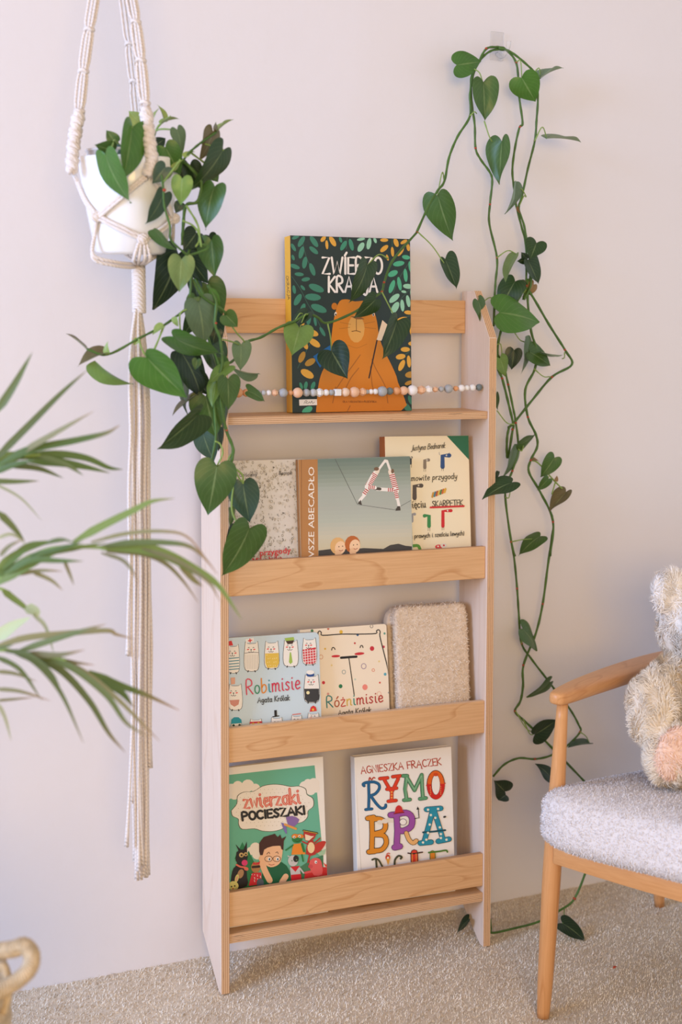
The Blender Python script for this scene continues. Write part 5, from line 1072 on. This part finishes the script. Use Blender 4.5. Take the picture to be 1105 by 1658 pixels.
for b, t, w_, cl in (((745, 1182), (712, 1268), 100, 'd'), ((700, 1272), (762, 1396), 78, 'd'), ((690, 1272), (645, 1278), 34, 'D'), ((690, 1262), (665, 1230), 36, 'D')): leaf(C_(*b), C_(*t), w_ / 3.25, -.06, cl)
for a, b, bend in (((640, 228), (668, 315), 14), ((395, 512), (430, 500), 4), ((470, 540), (512, 648), -8), ((415, 265), (462, 335), 4), ((260, 855), (222, 940), 26), ((735, 645), (800, 632), 20), ((740, 275), (765, 318), 10), ((628, 900), (690, 935), 6), ((690, 938), (655, 985), 8), ((537, 1258), (637, 1238), 8)): petiole(C_(*a), C_(*b), -.06, bend)
for q in ((480, 157), (640, 230), (740, 297), (395, 512), (424, 682), (260, 855), (658, 570), (736, 643), (500, 978), (635, 968), (537, 1258), (690, 1405)): node(C_(*q), -.053, .0026)
leaf(C_(650, 990), C_(655, 1030), 5, -.06, 'n', shape='l')
for b, t, w_, Y, cl in (((125, 168), (173, 307), 62, -.10, 'm'), ((340, 58), (240, 222), 125, -.05, 'd'), ((370, 60), (385, 130), 60, -.045, 'D'), ((250, 238), (516, 266), 182, -.085, 'b'), ((450, 75), (398, 152), 45, -.05, 'n'), ((335, 458), (320, 572), 88, -.05, 'D'), ((252, 505), (296, 612), 76, -.06, 'l'), ((425, 468), (560, 542), 100, -.055, 'm'), ((232, 712), (232, 808), 32, -.05, 'm'), ((362, 1008), (480, 970), 52, -.06, 'm'), ((320, 1232), (150, 1282), 76, -.16, 'd'),
        ((570, 1085), (503, 1202), 92, -.06, 'm'), ((532, 1208), (482, 1280), 50, -.06, 'm'), ((638, 1288), (538, 1394), 82, -.06, 'r'), ((485, 1545), (353, 1630), 86, -.06, 'm')): leaf(D_(*b), D_(*t), w_ / 3.604, Y, cl)
for b, t, w_, cl in (((400, 380), (408, 597), 46, 'g'), ((490, 465), (617, 508), 18, 'g'), ((336, 1008), (290, 1218), 40, 'g'), ((245, 1165), (226, 1222), 22, 'G')): leaf(D_(*b), D_(*t), w_ / 3.604, -.06, cl, shape='l')
DV = [([(262, 330), (240, 430), (240, 560), (265, 622), (300, 760), (330, 890), (325, 930), (300, 1080), (292, 1050), (295, 960), (305, 910)], .0021), ([(230, 470), (270, 540), (300, 656), (330, 800), (345, 880), (358, 1030), (325, 1160), (300, 1220), (283, 1310), (318, 1576), (340, 1660)], .0019),
      ([(400, 90), (440, 140), (540, 310), (632, 456), (672, 542), (556, 614), (440, 750), (335, 880), (300, 910)], .0021), ([(415, 40), (415, 180), (435, 350), (467, 462), (455, 570), (400, 690), (415, 846), (462, 950), (470, 1020), (432, 1100), (422, 1170), (490, 1290), (562, 1455), (545, 1660)], .0021),
      ([(345, 190), (380, 130), (420, 60), (430, 10)], .0015), ([(340, 150), (400, 110), (440, 20)], .0013), ([(440, 1100), (480, 1120), (570, 1220), (640, 1290)], .0014), ([(575, 1230), (555, 1300)], .0012)]
for p, r in DV: vine([D_(*q) for q in p], -.05, r, mat=M_pet if r < .0015 else None)
for a, b, bend in (((220, 165), (150, 180), 6), ((325, 335), (395, 410), -6), ((235, 425), (265, 495), 10), ((450, 565), (550, 612), -6), ((630, 470), (615, 508), -3), ((335, 890), (235, 810), -8), ((358, 1035), (390, 1010), -6), ((283, 1315), (315, 1260), -8), ((320, 1576), (440, 1560), 2), ((530, 1195), (530, 1212), 2)): petiole(D_(*a), D_(*b), -.055, bend)
for q in ((265, 622), (300, 658), (632, 456), (556, 614), (415, 848), (432, 1100), (325, 1162), (318, 1576), (562, 1460), (345, 882), (325, 920)): node(D_(*q), -.053, .0027)
for p, q in (((440, 1100), (485, 1096)), ((578, 1222), (588, 1190))): leaf(D_(*p), D_(*q), 5, -.055, 'n', shape='l')
EV = [([(235, -5), (262, 150), (280, 330), (290, 480), (305, 650), (360, 740), (460, 870), (505, 930), (590, 1040), (640, 1130), (648, 1172), (575, 1250), (480, 1308), (385, 1330), (290, 1325), (205, 1362), (140, 1432)], .0019), ([(490, -5), (460, 200), (430, 422), (390, 595), (318, 780), (315, 900), (300, 990), (268, 1050), (310, 1095), (380, 1160), (480, 1260), (650, 1435), (760, 1560)], .0021)]
for p, r in EV: vine([E_(*q) for q in p], -.035, r)
for b, t, w_, cl in (((312, 570), (429, 687), 76, 'm'), ((472, 880), (361, 992), 50, 'm'), ((385, 1185), (530, 1105), 92, 'D'), ((472, 1432), (411, 1353), 60, 'D'), ((208, 1518), (140, 1448), 110, 'D'), ((215, 1540), (180, 1565), 60, 'D')): leaf(E_(*b), E_(*t), w_ / 3.604, -.05, cl)
leaf(E_(702, 1235), E_(578, 1242), 7, -.05, 'G', shape='l')
for a, b, bend in (((272, 1050), (385, 1175), -10), ((648, 1172), (702, 1235), 3), ((305, 655), (312, 575), 2), ((315, 1095), (385, 1180), -12)): petiole(E_(*a), E_(*b), -.045, bend)
for q in ((280, 335), (430, 425), (308, 655), (316, 782), (268, 1050), (385, 1330), (245, 63), (648, 1172)): node(E_(*q), -.038, .0026)
# the end that lies on the carpet behind the chair leg
P_ = [atz(*F_(*q), z) for q, z in (((700, -40), .17), ((665, 70), .11), ((605, 215), .045), ((540, 268), .03), ((440, 322), .016), ((330, 352), .013), ((225, 374), .012), ((216, 350), .02), ((212, 310), .04))]
build(MB().tube(catmull(P_, 6), .0023, 7), 'vine', M_vine, plant); build(MB().ball(P_[2], .0035, 8, 6), 'node', M_node, plant)
def floor_leaf(b, t, w_, zb, zt, cl):
    Bp, Tp = atz(*b, zb), atz(*t, zt); leaf(b, t, w_, Bp[1], cl, dt=Tp[1] - Bp[1])
floor_leaf(F_(548, 330), F_(664, 393), 26, .028, .012, 'D'); floor_leaf(F_(112, 312), F_(52, 372), 11, .04, .012, 'D')
build(MB().tube([atz(*F_(558, 262), .032), atz(*F_(556, 300), .031), atz(*F_(550, 330), .028)], .0011, 6), 'leaf_stalk', M_pet, plant)

# ------------------------------------------------------------------ clear hook on the wall
hk = empty('adhesive_wall_hook', at(803, 75, -.002), 'small clear plastic adhesive hook holding up the vine', 'wall hook')
q0, q1 = at(794, 51, 0), at(814, 99, 0); xa, xb = q0[0], q1[0]; za, zb = q1[2], q0[2]
build(MB().box((xa, -.0045, za), (xb, -.0004, zb)), 'back_plate', M_clear, hk, smooth=False, bevel=.0015)
hp = [V((xa + xb) / 2, -.004, za + .012), V((xa + xb) / 2, -.02, za + .004), V((xa + xb) / 2, -.034, za + .008), V((xa + xb) / 2, -.046, za + .020), V((xa + xb) / 2, -.048, za + .030)]
build(MB().tube(catmull(hp, 5), [.0042] * 21, 8), 'hook', M_clear, hk)
# fallen scrap of a red leaf sheath
sc_ = atz(997, 1567, .009)
m = MB(); m.add([sc_ + V(a, b, c_) for a, b, c_ in ((-.006, 0, 0), (-.002, .003, .003), (.003, .002, .001), (.007, -.001, .003), (.002, -.003, .004), (-.003, -.003, .001))], [(0, 5, 1), (1, 5, 4), (1, 4, 2), (2, 4, 3)])
o = build(m, 'leaf_scrap', plain('dry_red_sheath', '#b8482c', .7), None); tag(o, 'tiny red dried leaf scrap lying on the carpet', 'leaf scrap')

# ------------------------------------------------------------------ armchair
CH0 = V(.471, -.439, .002); CA = nrm(V(.8445, .5355, 0)); CWd = V(CA[1], -CA[0], 0)
CM = Matrix([[CWd[i], CA[i], (0, 0, 1)[i], CH0[i]] for i in range(3)] + [[0, 0, 0, 1]])
def c2w(p): return CH0 + CWd * p[0] + CA * p[1] + V(0, 0, p[2])
chair = empty('armchair', None, 'low wooden armchair with white fleece seat cushion, beside the shelf', 'armchair', mat=CM)
M_oak = wood('oiled_beech', '#d99f68', '#b9783f', 2, rough=.35, freq=5, stretch=.08, scale=14, contrast=.5)
M_oak_h = wood('oiled_beech_arm', '#d99f68', '#b9783f', 1, rough=.35, freq=5, stretch=.1, scale=14, contrast=.5)
M_oak_w = wood('oiled_beech_rail', '#d99f68', '#b9783f', 0, rough=.35, freq=5, stretch=.1, scale=14, contrast=.5)
CWID = .62
for x, s in ((0, 1), (CWID, -1)):
    P = [V(x, 0, 0), V(x + s * .001, .004, .08), V(x + s * .003, .013, .26), V(x + s * .005, .02, .40), V(x + s * .007, .0276, .553)]
    rr = np.interp(np.linspace(0, 1, 25), [0, .15, .48, .7, 1], [.0108, .0128, .0162, .0150, .0096])
    build(MB().tube(catmull(P, 6), rr, 20), 'front_leg', M_oak, chair, local=True)
    P = [V(x, .55, 0), V(x, .53, .11), V(x, .493, .328), V(x, .462, .508)]
    build(MB().tube(catmull(P, 6), np.interp(np.linspace(0, 1, 19), [0, .25, .6, 1], [.0105, .0125, .014, .010]), 18), 'rear_leg', M_oak, chair, local=True)
    # armrest: rounded board, wider in the middle
    m = MB(); st = [(-.002, .004, .006), (.004, .013, .0105), (.03, .0185, .0125), (.12, .025, .0135), (.25, .030, .0140), (.40, .031, .0140), (.52, .027, .0130), (.60, .020, .0115), (.615, .012, .008)]
    st = [tuple(q) for q in catmull([V(*q) for q in st], 3)]; n = 16
    for i, (a, hw, ht) in enumerate(st):
        zc = .567 - .062 * a - .03 * max(0, a - .1) * .8 + .002 * math.sin(math.pi * min(1, a / .6))
        for k in range(n):
            t = 2 * math.pi * k / n; cs, sn = math.cos(t), math.sin(t)
            m.v.append((x + s * .006 + hw * math.copysign(abs(cs) ** .6, cs), a, zc + ht * math.copysign(abs(sn) ** .6, sn)))
    for i in range(len(st) - 1):
        for k in range(n): m.f.append((i * n + k, i * n + (k + 1) % n, (i + 1) * n + (k + 1) % n, (i + 1) * n + k)); m.m.append(0)
    m.f += [tuple(range(n)), tuple(range((len(st) - 1) * n, len(st) * n))]; m.m += [0, 0]
    build(m, 'armrest', M_oak_h, chair, local=True)
    m = MB(); pr = [(.012, .318), (.012, .268), (.50, .165), (.50, .205)]
    m.prism(pr, x - .009 + s * .008, x + .009 + s * .008, 0, 0); build(m, 'side_rail', M_oak_h, chair, smooth=False, local=True, bevel=.003)
for y0, z0, nm, bow in ((.004, .280, 'front_rail', .022), (.49, .175, 'back_rail', 0)):
    m = MB(); k = 14
    for i in range(k + 1):
        t = i / k; x = .012 + (CWID - .024) * t; b = -bow * math.sin(math.pi * t); zz = z0 - .0 * t
        h = .034 + .006 * math.sin(math.pi * t)
        m.v += [(x, y0 - .010 + b, zz), (x, y0 + .010 + b, zz), (x, y0 + .010 + b, zz + h), (x, y0 - .010 + b, zz + h)]
    for i in range(k):
        for j in range(4): m.f.append((i * 4 + j, i * 4 + (j + 1) % 4, i * 4 + 4 + (j + 1) % 4, i * 4 + 4 + j)); m.m.append(0)
    m.f += [(0, 1, 2, 3), (4 * k, 4 * k + 1, 4 * k + 2, 4 * k + 3)]; m.m += [0, 0]
    autosmooth(build(m, nm, M_oak_w, chair, local=True, bevel=.004))
# seat cushion: soft slab sloping down towards the back
def slab(cx, cy, cz, hx, hy, hz, tilt, e1=.45, e2=.22, n1=72, n2=26, amp=.004, seed=0, fr=14):
    m = MB(); sg = lambda c, p: math.copysign(abs(c) ** p, c); vs = []; fs = []
    for i in range(n2 + 1):
        ph = -math.pi / 2 + math.pi * i / n2
        for k in range(n1):
            th = 2 * math.pi * k / n1; c1 = sg(math.cos(ph), e1)
            x, y, z = hx * c1 * sg(math.cos(th), e2), hy * c1 * sg(math.sin(th), e2), hz * sg(math.sin(ph), e1)
            z *= 1 + .10 * (1 - (x / hx) ** 2) * (1 - (y / hy) ** 2) * (1 if z > 0 else .3)
            d = mnoise.noise(Vector((x * fr, y * fr, z * fr + seed))) * amp; x, y, z = x * (1 + d / hx), y * (1 + d / hy), z + d
            vs.append((cx + x, cy + y * math.cos(tilt) + z * math.sin(tilt), cz - y * math.sin(tilt) + z * math.cos(tilt)))
    for i in range(n2):
        for k in range(n1): fs.append((i * n1 + k, i * n1 + (k + 1) % n1, (i + 1) * n1 + (k + 1) % n1, (i + 1) * n1 + k))
    m.add(vs, fs); return m
M_white_fl = plain('white_fleece', '#dfd6d2', rough=1, noise=.05, nscale=140, bump=.8, bscale=240, spec=.05, sheen=.3)
M_white_fib = plain('white_fleece_fibre', '#e4dcd8', rough=1, spec=.03)
seat = slab(CWID / 2 + .002, .215, .322, CWID / 2 + .012, .292, .060, .2)
so = build(seat, 'seat_cushion', M_white_fl, chair, local=True, label='white fleece seat cushion')
vs, fs = pile(seat.v, seat.f, 150000, .0046, .0011, lean=1.0, seed=12, curl=.8, clump=None)
link('fleece_pile', trimesh('seat_fleece_pile', vs, fs, M_white_fib), so, local=True, kind='stuff')
# backrest, mostly out of the picture behind the bear
bk = slab(CWID / 2 + .03, .545, .60, CWID / 2 - .09, .25, .045, -1.25, seed=5)
bo = build(bk, 'back_cushion', M_white_fl, chair, local=True)
vs, fs = pile(bk.v, bk.f, 30000, .006, .0015, lean=1.0, seed=13, curl=.8, clump=None)
link('fleece_pile', trimesh('back_fleece_pile', vs, fs, M_white_fib), bo, local=True, kind='stuff')

# ------------------------------------------------------------------ teddy bear
def metaform(name, blobs, voxel=.006, smooth=6):
    m = MB()
    for c_, r, sc in blobs: m.ball(c_, r, 20, 14, sc=sc)
    o = bpy.data.objects.new(name, m.mesh(name, M_leaf)); COL.objects.link(o)
    md = o.modifiers.new('join', 'REMESH'); md.mode = 'VOXEL'; md.voxel_size = voxel
    sm = o.modifiers.new('soften', 'SMOOTH'); sm.factor = .5; sm.iterations = smooth
    dg = bpy.context.evaluated_depsgraph_get(); me = bpy.data.meshes.new_from_object(o.evaluated_get(dg)); bpy.data.objects.remove(o, do_unlink=True)
    me.name = name; me.materials.clear(); me.polygons.foreach_set('use_smooth', [True] * len(me.polygons)); return me
def chain(a, b, r0, r1, n=6, sc=(1, 1, 1)): return [(a + (b - a) * t, r0 + (r1 - r0) * t, sc) for t in np.linspace(0, 1, n)]
bear_root = empty('teddy_bear', at(1148, 1262, -.40), 'fluffy cream teddy bear sitting on the armchair', 'teddy bear')
XC = 1164
def bp_(x, y, Y): return at(x, y, Y)
blobs = [(bp_(XC, 1165, -.385), .088, (1, .95, 1.12)), (bp_(XC, 1215, -.385), .092, (1.05, 1, .8)), (bp_(XC - 2, 1012, -.405), .104, (1.04, .95, .93)), (bp_(XC, 1085, -.395), .06, (1, 1, 1)), (bp_(XC - 14, 1038, -.505), .045, (1.1, .8, .85))]
for sx in (-1, 1):
    dy = -.012 * sx
    X_ = lambda x: XC + sx * (XC - x) * -1 if sx < 0 else 2 * XC - x
    blobs += [(bp_(X_(1084) if sx > 0 else 1084, 956, -.40), .035, (1, .55, 1.05)), (bp_(X_(1096) if sx > 0 else 1096, 968, -.40), .034, (1, .6, 1))]
    sh, el, ha = (1100, 1088), (1062, 1135), (1058, 1172)
    if sx > 0: sh, el, ha = [(2 * XC - q[0], q[1]) for q in (sh, el, ha)]
    blobs += chain(bp_(*sh, -.41), bp_(*el, -.445), .038, .046) + chain(bp_(*el, -.445), bp_(*ha, -.475), .046, .038)
    hp_, ft = (1118, 1235), (1090, 1228)
    if sx > 0: hp_, ft = [(2 * XC - q[0], q[1]) for q in (hp_, ft)]
    blobs += chain(bp_(*hp_, -.40), bp_(*ft, -.50), .046, .043) + [(bp_(ft[0], ft[1] - 4, -.515), .051, (1, .7, 1))]
bme = metaform('bear_body', blobs)
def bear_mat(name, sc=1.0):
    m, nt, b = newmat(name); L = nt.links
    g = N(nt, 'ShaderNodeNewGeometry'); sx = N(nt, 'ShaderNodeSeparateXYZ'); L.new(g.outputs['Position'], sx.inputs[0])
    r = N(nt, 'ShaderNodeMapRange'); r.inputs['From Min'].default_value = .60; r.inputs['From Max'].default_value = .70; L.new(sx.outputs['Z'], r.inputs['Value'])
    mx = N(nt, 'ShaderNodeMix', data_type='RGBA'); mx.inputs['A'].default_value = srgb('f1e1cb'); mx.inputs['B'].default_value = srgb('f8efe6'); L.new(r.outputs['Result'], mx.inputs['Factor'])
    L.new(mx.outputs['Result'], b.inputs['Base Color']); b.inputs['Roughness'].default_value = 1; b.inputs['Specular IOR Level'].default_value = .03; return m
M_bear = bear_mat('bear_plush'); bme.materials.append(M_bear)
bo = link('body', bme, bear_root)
bv = np.array([v.co[:] for v in bme.vertices]); bf = [tuple(p.vertices) for p in bme.polygons]
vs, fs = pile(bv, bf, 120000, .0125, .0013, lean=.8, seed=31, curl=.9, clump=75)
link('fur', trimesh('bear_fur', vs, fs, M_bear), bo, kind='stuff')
M_sole = plain('peach_plush', '#f2cdb4', rough=1, noise=.06, nscale=120, spec=.03, sheen=.3)
for fx in (1099, 2 * XC - 1099):
    m = MB(); c_ = bp_(fx, 1222, -.535); m.ball(c_, .050, 20, 12, sc=(.92, .42, .95)); s_o = build(m, 'sole', M_sole, bear_root, label='peach-coloured foot sole')
    vs, fs = pile(m.v, m.f, 3000, .006, .0016, lean=.6, seed=5, curl=.5, clump=100); link('plush_pile', trimesh('sole_pile', vs, fs, M_sole), s_o, kind='stuff')
hc = bp_(XC - 28, 1020, -.405); M_blk = plain('black_button', '#1c1816', rough=.2)
for ex in (XC - 44, XC + 22): build(MB().ball(bp_(ex, 1000, -.512), .0075, 10, 8), 'eye', M_blk, bear_root)
build(MB().ball(bp_(XC - 16, 1028, -.552), .012, 12, 8, sc=(1.3, .7, .8)), 'nose', plain('brown_nose', '#4a3428', .5), bear_root)

# ------------------------------------------------------------------ palm in a woven basket, in the left foreground
BD = 1.66
bc_edge = atd(13, 1625, BD); hz = nrm(V(RT[0], RT[1], 0)); BR = .165; BC = bc_edge - hz * BR; BTOP = atd(8, 1592, BD)[2]
basket = empty('woven_basket', V(BC[0], BC[1], 0.0095), 'pale woven basket with a looped handle at the lower left edge', 'basket')
M_straw = plain('seagrass', '#cdb592', rough=.85, noise=.25, nscale=90, bump=.8, bscale=150)
nco = 19; ring = MB(); 
def twist_ring(R, z, r):
    return [V(BC[0] + (R + r * .0) * math.cos(t), BC[1] + R * math.sin(t), z + .0012 * math.sin(26 * t)) for t in np.linspace(0, 2 * math.pi, 61)]
for i in range(nco):
    f = i / (nco - 1); z = .022 + (BTOP - .034) * f; R = BR * (.80 + .2 * math.sin(min(1, f * 1.15) * math.pi / 2)); m = MB(); m.tube(twist_ring(R - .012, z, .012), .0125, 8, caps=False); build(m, 'coil', M_straw, basket)
build(MB().lathe([(0, .015), (BR * .78, .015), (BR * .78, .03), (0, .03)], (BC[0], BC[1], 0), 24), 'base', M_straw, basket)
hpts = [atd(*q, BD + d) for q, d in (((-45, 1538), .03), ((-10, 1540), .02), ((20, 1537), .0), ((40, 1532), -.005), ((52, 1548), -.01), ((47, 1570), -.015), ((28, 1588), -.02), ((0, 1604), -.03), ((-25, 1612), -.04))]
m = MB(); hpth = catmull(hpts, 10); m.tube(hpth, .0085, 10)
build(m, 'handle', M_straw, basket)
for i in range(2, len(hpth) - 2, 2):
    q = hpth[i]; T = nrm(hpth[i + 1] - hpth[i - 1]); a_ = nrm(np.cross(T, V(0, 0, 1))); b_ = np.cross(T, a_)
    build(MB().tube([q + T * .0035 * math.sin(t) + (a_ * math.cos(t) + b_ * math.sin(t)) * .0088 for t in np.linspace(0, 2 * math.pi, 11)], .0017, 5, caps=False), 'handle_wrap', M_straw, basket)
st_ = [atd(*q, BD - .01) for q in ((-20, 1585), (4, 1565), (14, 1600), (6, 1640))]
build(MB().tube(catmull(st_, 6), .005, 7), 'handle_binding', M_straw, basket)

def palm_mat():
    m, nt, b = newmat('palm_leaflet'); L = nt.links
    uv = N(nt, 'ShaderNodeUVMap'); sx = N(nt, 'ShaderNodeSeparateXYZ'); L.new(uv.outputs['UV'], sx.inputs[0]); oi = N(nt, 'ShaderNodeObjectInfo')
    al = N(nt, 'ShaderNodeMath', operation='ADD'); L.new(sx.outputs['X'], al.inputs[0]); L.new(oi.outputs['Alpha'], al.inputs[1])
    rp = N(nt, 'ShaderNodeMapRange'); rp.inputs['From Min'].default_value = 1.45; rp.inputs['From Max'].default_value = 1.95; L.new(al.outputs[0], rp.inputs['Value'])
    mx = N(nt, 'ShaderNodeMix', data_type='RGBA'); L.new(oi.outputs['Color'], mx.inputs['A']); mx.inputs['B'].default_value = srgb('b08a6c'); L.new(rp.outputs['Result'], mx.inputs['Factor'])
    L.new(mx.outputs['Result'], b.inputs['Base Color']); b.inputs['Roughness'].default_value = .5; b.inputs['Specular IOR Level'].default_value = .3
    tr = N(nt, 'ShaderNodeBsdfTranslucent'); L.new(mx.outputs['Result'], tr.inputs['Color']); ms = N(nt, 'ShaderNodeMixShader'); ms.inputs[0].default_value = .3
    L.new(b.outputs[0], ms.inputs[1]); L.new(tr.outputs[0], ms.inputs[2]); L.new(ms.outputs[0], nt.nodes['Material Output'].inputs['Surface']); return m
M_palm = palm_mat(); M_rach = plain('palm_stalk', '#8aa04e', rough=.5, noise=.2, nscale=20)
palm = empty('areca_palm', V(BC[0], BC[1], .05), 'feathery green palm reaching in from the left edge', 'palm')
soil = MB().lathe([(.001, .30), (BR * .7, .30), (BR * .72, .27)], (BC[0], BC[1], 0), 24); build(soil, 'soil', plain('palm_soil', '#3a2c22', rough=1, noise=.4, nscale=200), palm)
pr_ = random.Random(3)
def leaflet(frond, pts, w, d0, d1, col, brown=.0):
    P = catmull([atd(*H_(*p), d) for p, d in zip(pts, np.linspace(d0, d1, len(pts)))], 6); k = len(P); s = d0 / FPX
    vs = []; uv = []
    for i, q in enumerate(P):
        t = i / (k - 1); T = nrm(P[min(i + 1, k - 1)] - P[max(i - 1, 0)]); sd = nrm(np.cross(T, nrm(CAM - q) + V(0, 0, .5)))
        hw = w * s * .42 * (min(1, .35 + t * 4) * (1 - t ** 2.2) + .04); nn = np.cross(sd, T)
        vs += [q - sd * hw + nn * hw * .35, q, q + sd * hw + nn * hw * .35]; uv += [(t, 0), (t, .5), (t, 1)]
    m = MB(); m.add(vs, [(i * 3 + j, i * 3 + j + 1, i * 3 + 4 + j, i * 3 + 3 + j) for i in range(k - 1) for j in (0, 1)])
    me = m.mesh('leaflet', M_palm, fix=False); l = me.uv_layers.new(name='UVMap')
    for lp in me.loops: l.data[lp.index].uv = uv[lp.vertex_index]
    o = link('leaflet', me, frond); c0 = srgb(col); v_ = pr_.uniform(.85, 1.15); o.color = (c0[0] * v_, c0[1] * v_, c0[2] * v_, .55 + brown)
def frond(rach, dist, r0=.004):
    base = V(BC[0] + pr_.uniform(-.03, .03), BC[1] + pr_.uniform(-.03, .03), .30)
    tip = [atd(*H_(*p), d) for p, d in zip(rach, np.linspace(dist[0], dist[1], len(rach)))]
    mid = base * .45 + tip[0] * .55; mid = mid - hz * .05; path = catmull([base, base * .8 + mid * .2 + V(0, 0, .05), mid] + tip, 8)
    return build(MB().tube(path, np.linspace(r0 * 1.5, r0 * .35, len(path)), 7), 'frond', M_rach, palm)
gA, gB, gC, gD = '#647a42', '#7d9150', '#6c784a', '#8c8860'
f1 = frond([(-260, 640), (-120, 540), (0, 478), (90, 438), (160, 430)], (1.80, 1.78))
for pts, w, col, br in (([(-10, 260), (60, 150), (128, 25)], 17, gC, 0), ([(-40, 470), (110, 320), (240, 190), (345, 95)], 15, gC, .1), ([(80, 425), (220, 345), (370, 258)], 14, gD, .2), ([(-10, 470), (120, 412), (300, 375), (420, 345), (475, 312)], 17, gA, .3), ([(60, 445), (220, 430), (340, 445), (430, 482), (485, 488)], 17, gA, .05), ([(110, 455), (230, 462), (330, 478), (435, 502)], 20, gA, .05),
        ([(20, 470), (150, 485), (250, 522)], 14, gC, 0), ([(-60, 535), (60, 537), (155, 533)], 12, gC, .1), ([(150, 435), (260, 470), (330, 512)], 12, gC, 0), ([(-30, 540), (80, 600), (165, 690)], 6, '#b9c0a0', 0), ([(-20, 470), (30, 430), (110, 425)], 14, gB, 0), ([(-20, 500), (60, 470), (140, 450)], 15, gA, 0)): leaflet(f1, pts, w, 1.78, 1.78 + pr_.uniform(-.05, .05), col, br)
f2 = frond([(-300, 1150), (-130, 1010), (0, 920), (90, 850), (200, 800), (330, 795), (420, 800)], (1.80, 1.72))
for pts, w, col, br in (([(400, 798), (520, 795), (640, 822), (760, 880), (860, 945), (955, 1080)], 26, gB, .0), ([(290, 775), (400, 715), (520, 655), (600, 615), (690, 602)], 17, gB, .15), ([(380, 798), (520, 778), (650, 778), (740, 790), (800, 830), (862, 905)], 13, gC, .42), ([(360, 775), (500, 742), (640, 733), (740, 755), (830, 860)], 9, gD, .45), ([(420, 812), (560, 822), (650, 858), (720, 925), (785, 1015)], 11, gD, .2), ([(400, 818), (480, 845), (520, 885), (550, 940)], 8, gD, .3),
        ([(-10, 880), (80, 815), (200, 775)], 17, gB, 0), ([(0, 830), (40, 790), (95, 762)], 10, gD, .3), ([(-10, 940), (110, 870), (250, 800), (400, 790)], 20, gB, 0), ([(20, 900), (120, 850), (240, 850), (330, 850)], 15, gA, .1), ([(60, 905), (160, 888), (250, 890)], 9, gD, .3), ([(120, 890), (200, 925), (248, 965)], 9, gD, .2), ([(-10, 655), (50, 715), (98, 772)], 15, gC, 0), ([(250, 840), (275, 900), (292, 945)], 7, gD, .1), ([(10, 880), (100, 800), (170, 780), (260, 770)], 16, gA, 0),
        ([(-10, 760), (50, 745), (110, 790)], 8, '#b9c0a0', 0), ([(60, 860), (180, 820), (300, 800), (420, 775)], 16, gB, 0), ([(-20, 910), (60, 870), (150, 850)], 18, gA, 0), ([(120, 830), (230, 805), (330, 770)], 12, gA, 0), ([(700, 850), (760, 920), (800, 950)], 14, gD, .2), ([(180, 780), (240, 765), (300, 780)], 10, gC, 0), ([(560, 800), (700, 850), (820, 930), (870, 1010)], 10, gD, .3)): leaflet(f2, pts, w, 1.74, 1.72 + pr_.uniform(-.05, .05), col, br)
f3 = frond([(-300, 1000), (-120, 950), (0, 958), (70, 1000), (140, 1065)], (1.82, 1.80), .003)
for pts, w, col, br in (([(-10, 1155), (50, 1110), (120, 1072)], 26, '#c3cfa4', -.2), ([(130, 1060), (180, 1110), (215, 1220)], 9, '#b9c0a0', 0), ([(10, 965), (60, 1005), (130, 1060)], 14, gB, 0), ([(100, 1035), (140, 1050), (150, 1070)], 22, '#c3cfa4', .1)): leaflet(f3, pts, w, 1.80, 1.80, col, br)
f4 = frond([(-320, 1330), (-150, 1230), (-20, 1200), (80, 1210), (180, 1225), (260, 1240)], (1.78, 1.72), .0035)
for pts, w, col, br in (([(-40, 1195), (100, 1155), (250, 1138), (420, 1125), (460, 1140), (535, 1158)], 14, gD, .3), ([(60, 1212), (200, 1165), (330, 1125), (420, 1098)], 14, gC, .3), ([(100, 1215), (230, 1222), (335, 1200)], 14, gD, .3), ([(200, 1230), (290, 1250), (375, 1260)], 9, gD, .4), ([(50, 1208), (140, 1250), (240, 1370), (330, 1568)], 13, gC, .1), ([(80, 1212), (230, 1275), (350, 1400), (430, 1530), (495, 1605)], 15, gC, .25), ([(140, 1228), (280, 1270), (420, 1380), (500, 1490), (590, 1545)], 14, gC, .25),
        ([(230, 1235), (350, 1300), (470, 1400), (560, 1490), (630, 1560)], 11, gD, .3), ([(350, 1285), (470, 1340), (580, 1380), (710, 1440)], 15, gA, .4), ([(-20, 1225), (80, 1280), (165, 1400)], 11, gC, .1), ([(-20, 1285), (60, 1295), (145, 1325)], 9, gD, .2), ([(-20, 1355), (80, 1365), (200, 1402)], 9, gD, .4), ([(-20, 1402), (60, 1395), (135, 1388)], 6, gD, .4), ([(-10, 1195), (30, 1188), (55, 1180)], 8, gC, .2), ([(20, 1205), (110, 1220), (200, 1290), (250, 1380)], 11, gC, 0), ([(-10, 1410), (20, 1470), (45, 1560)], 8, '#b9c0a0', 0), ([(400, 1320), (480, 1370), (530, 1430)], 16, gA, .2)): leaflet(f4, pts, w, 1.74, 1.72 + pr_.uniform(-.05, .05), col, br)
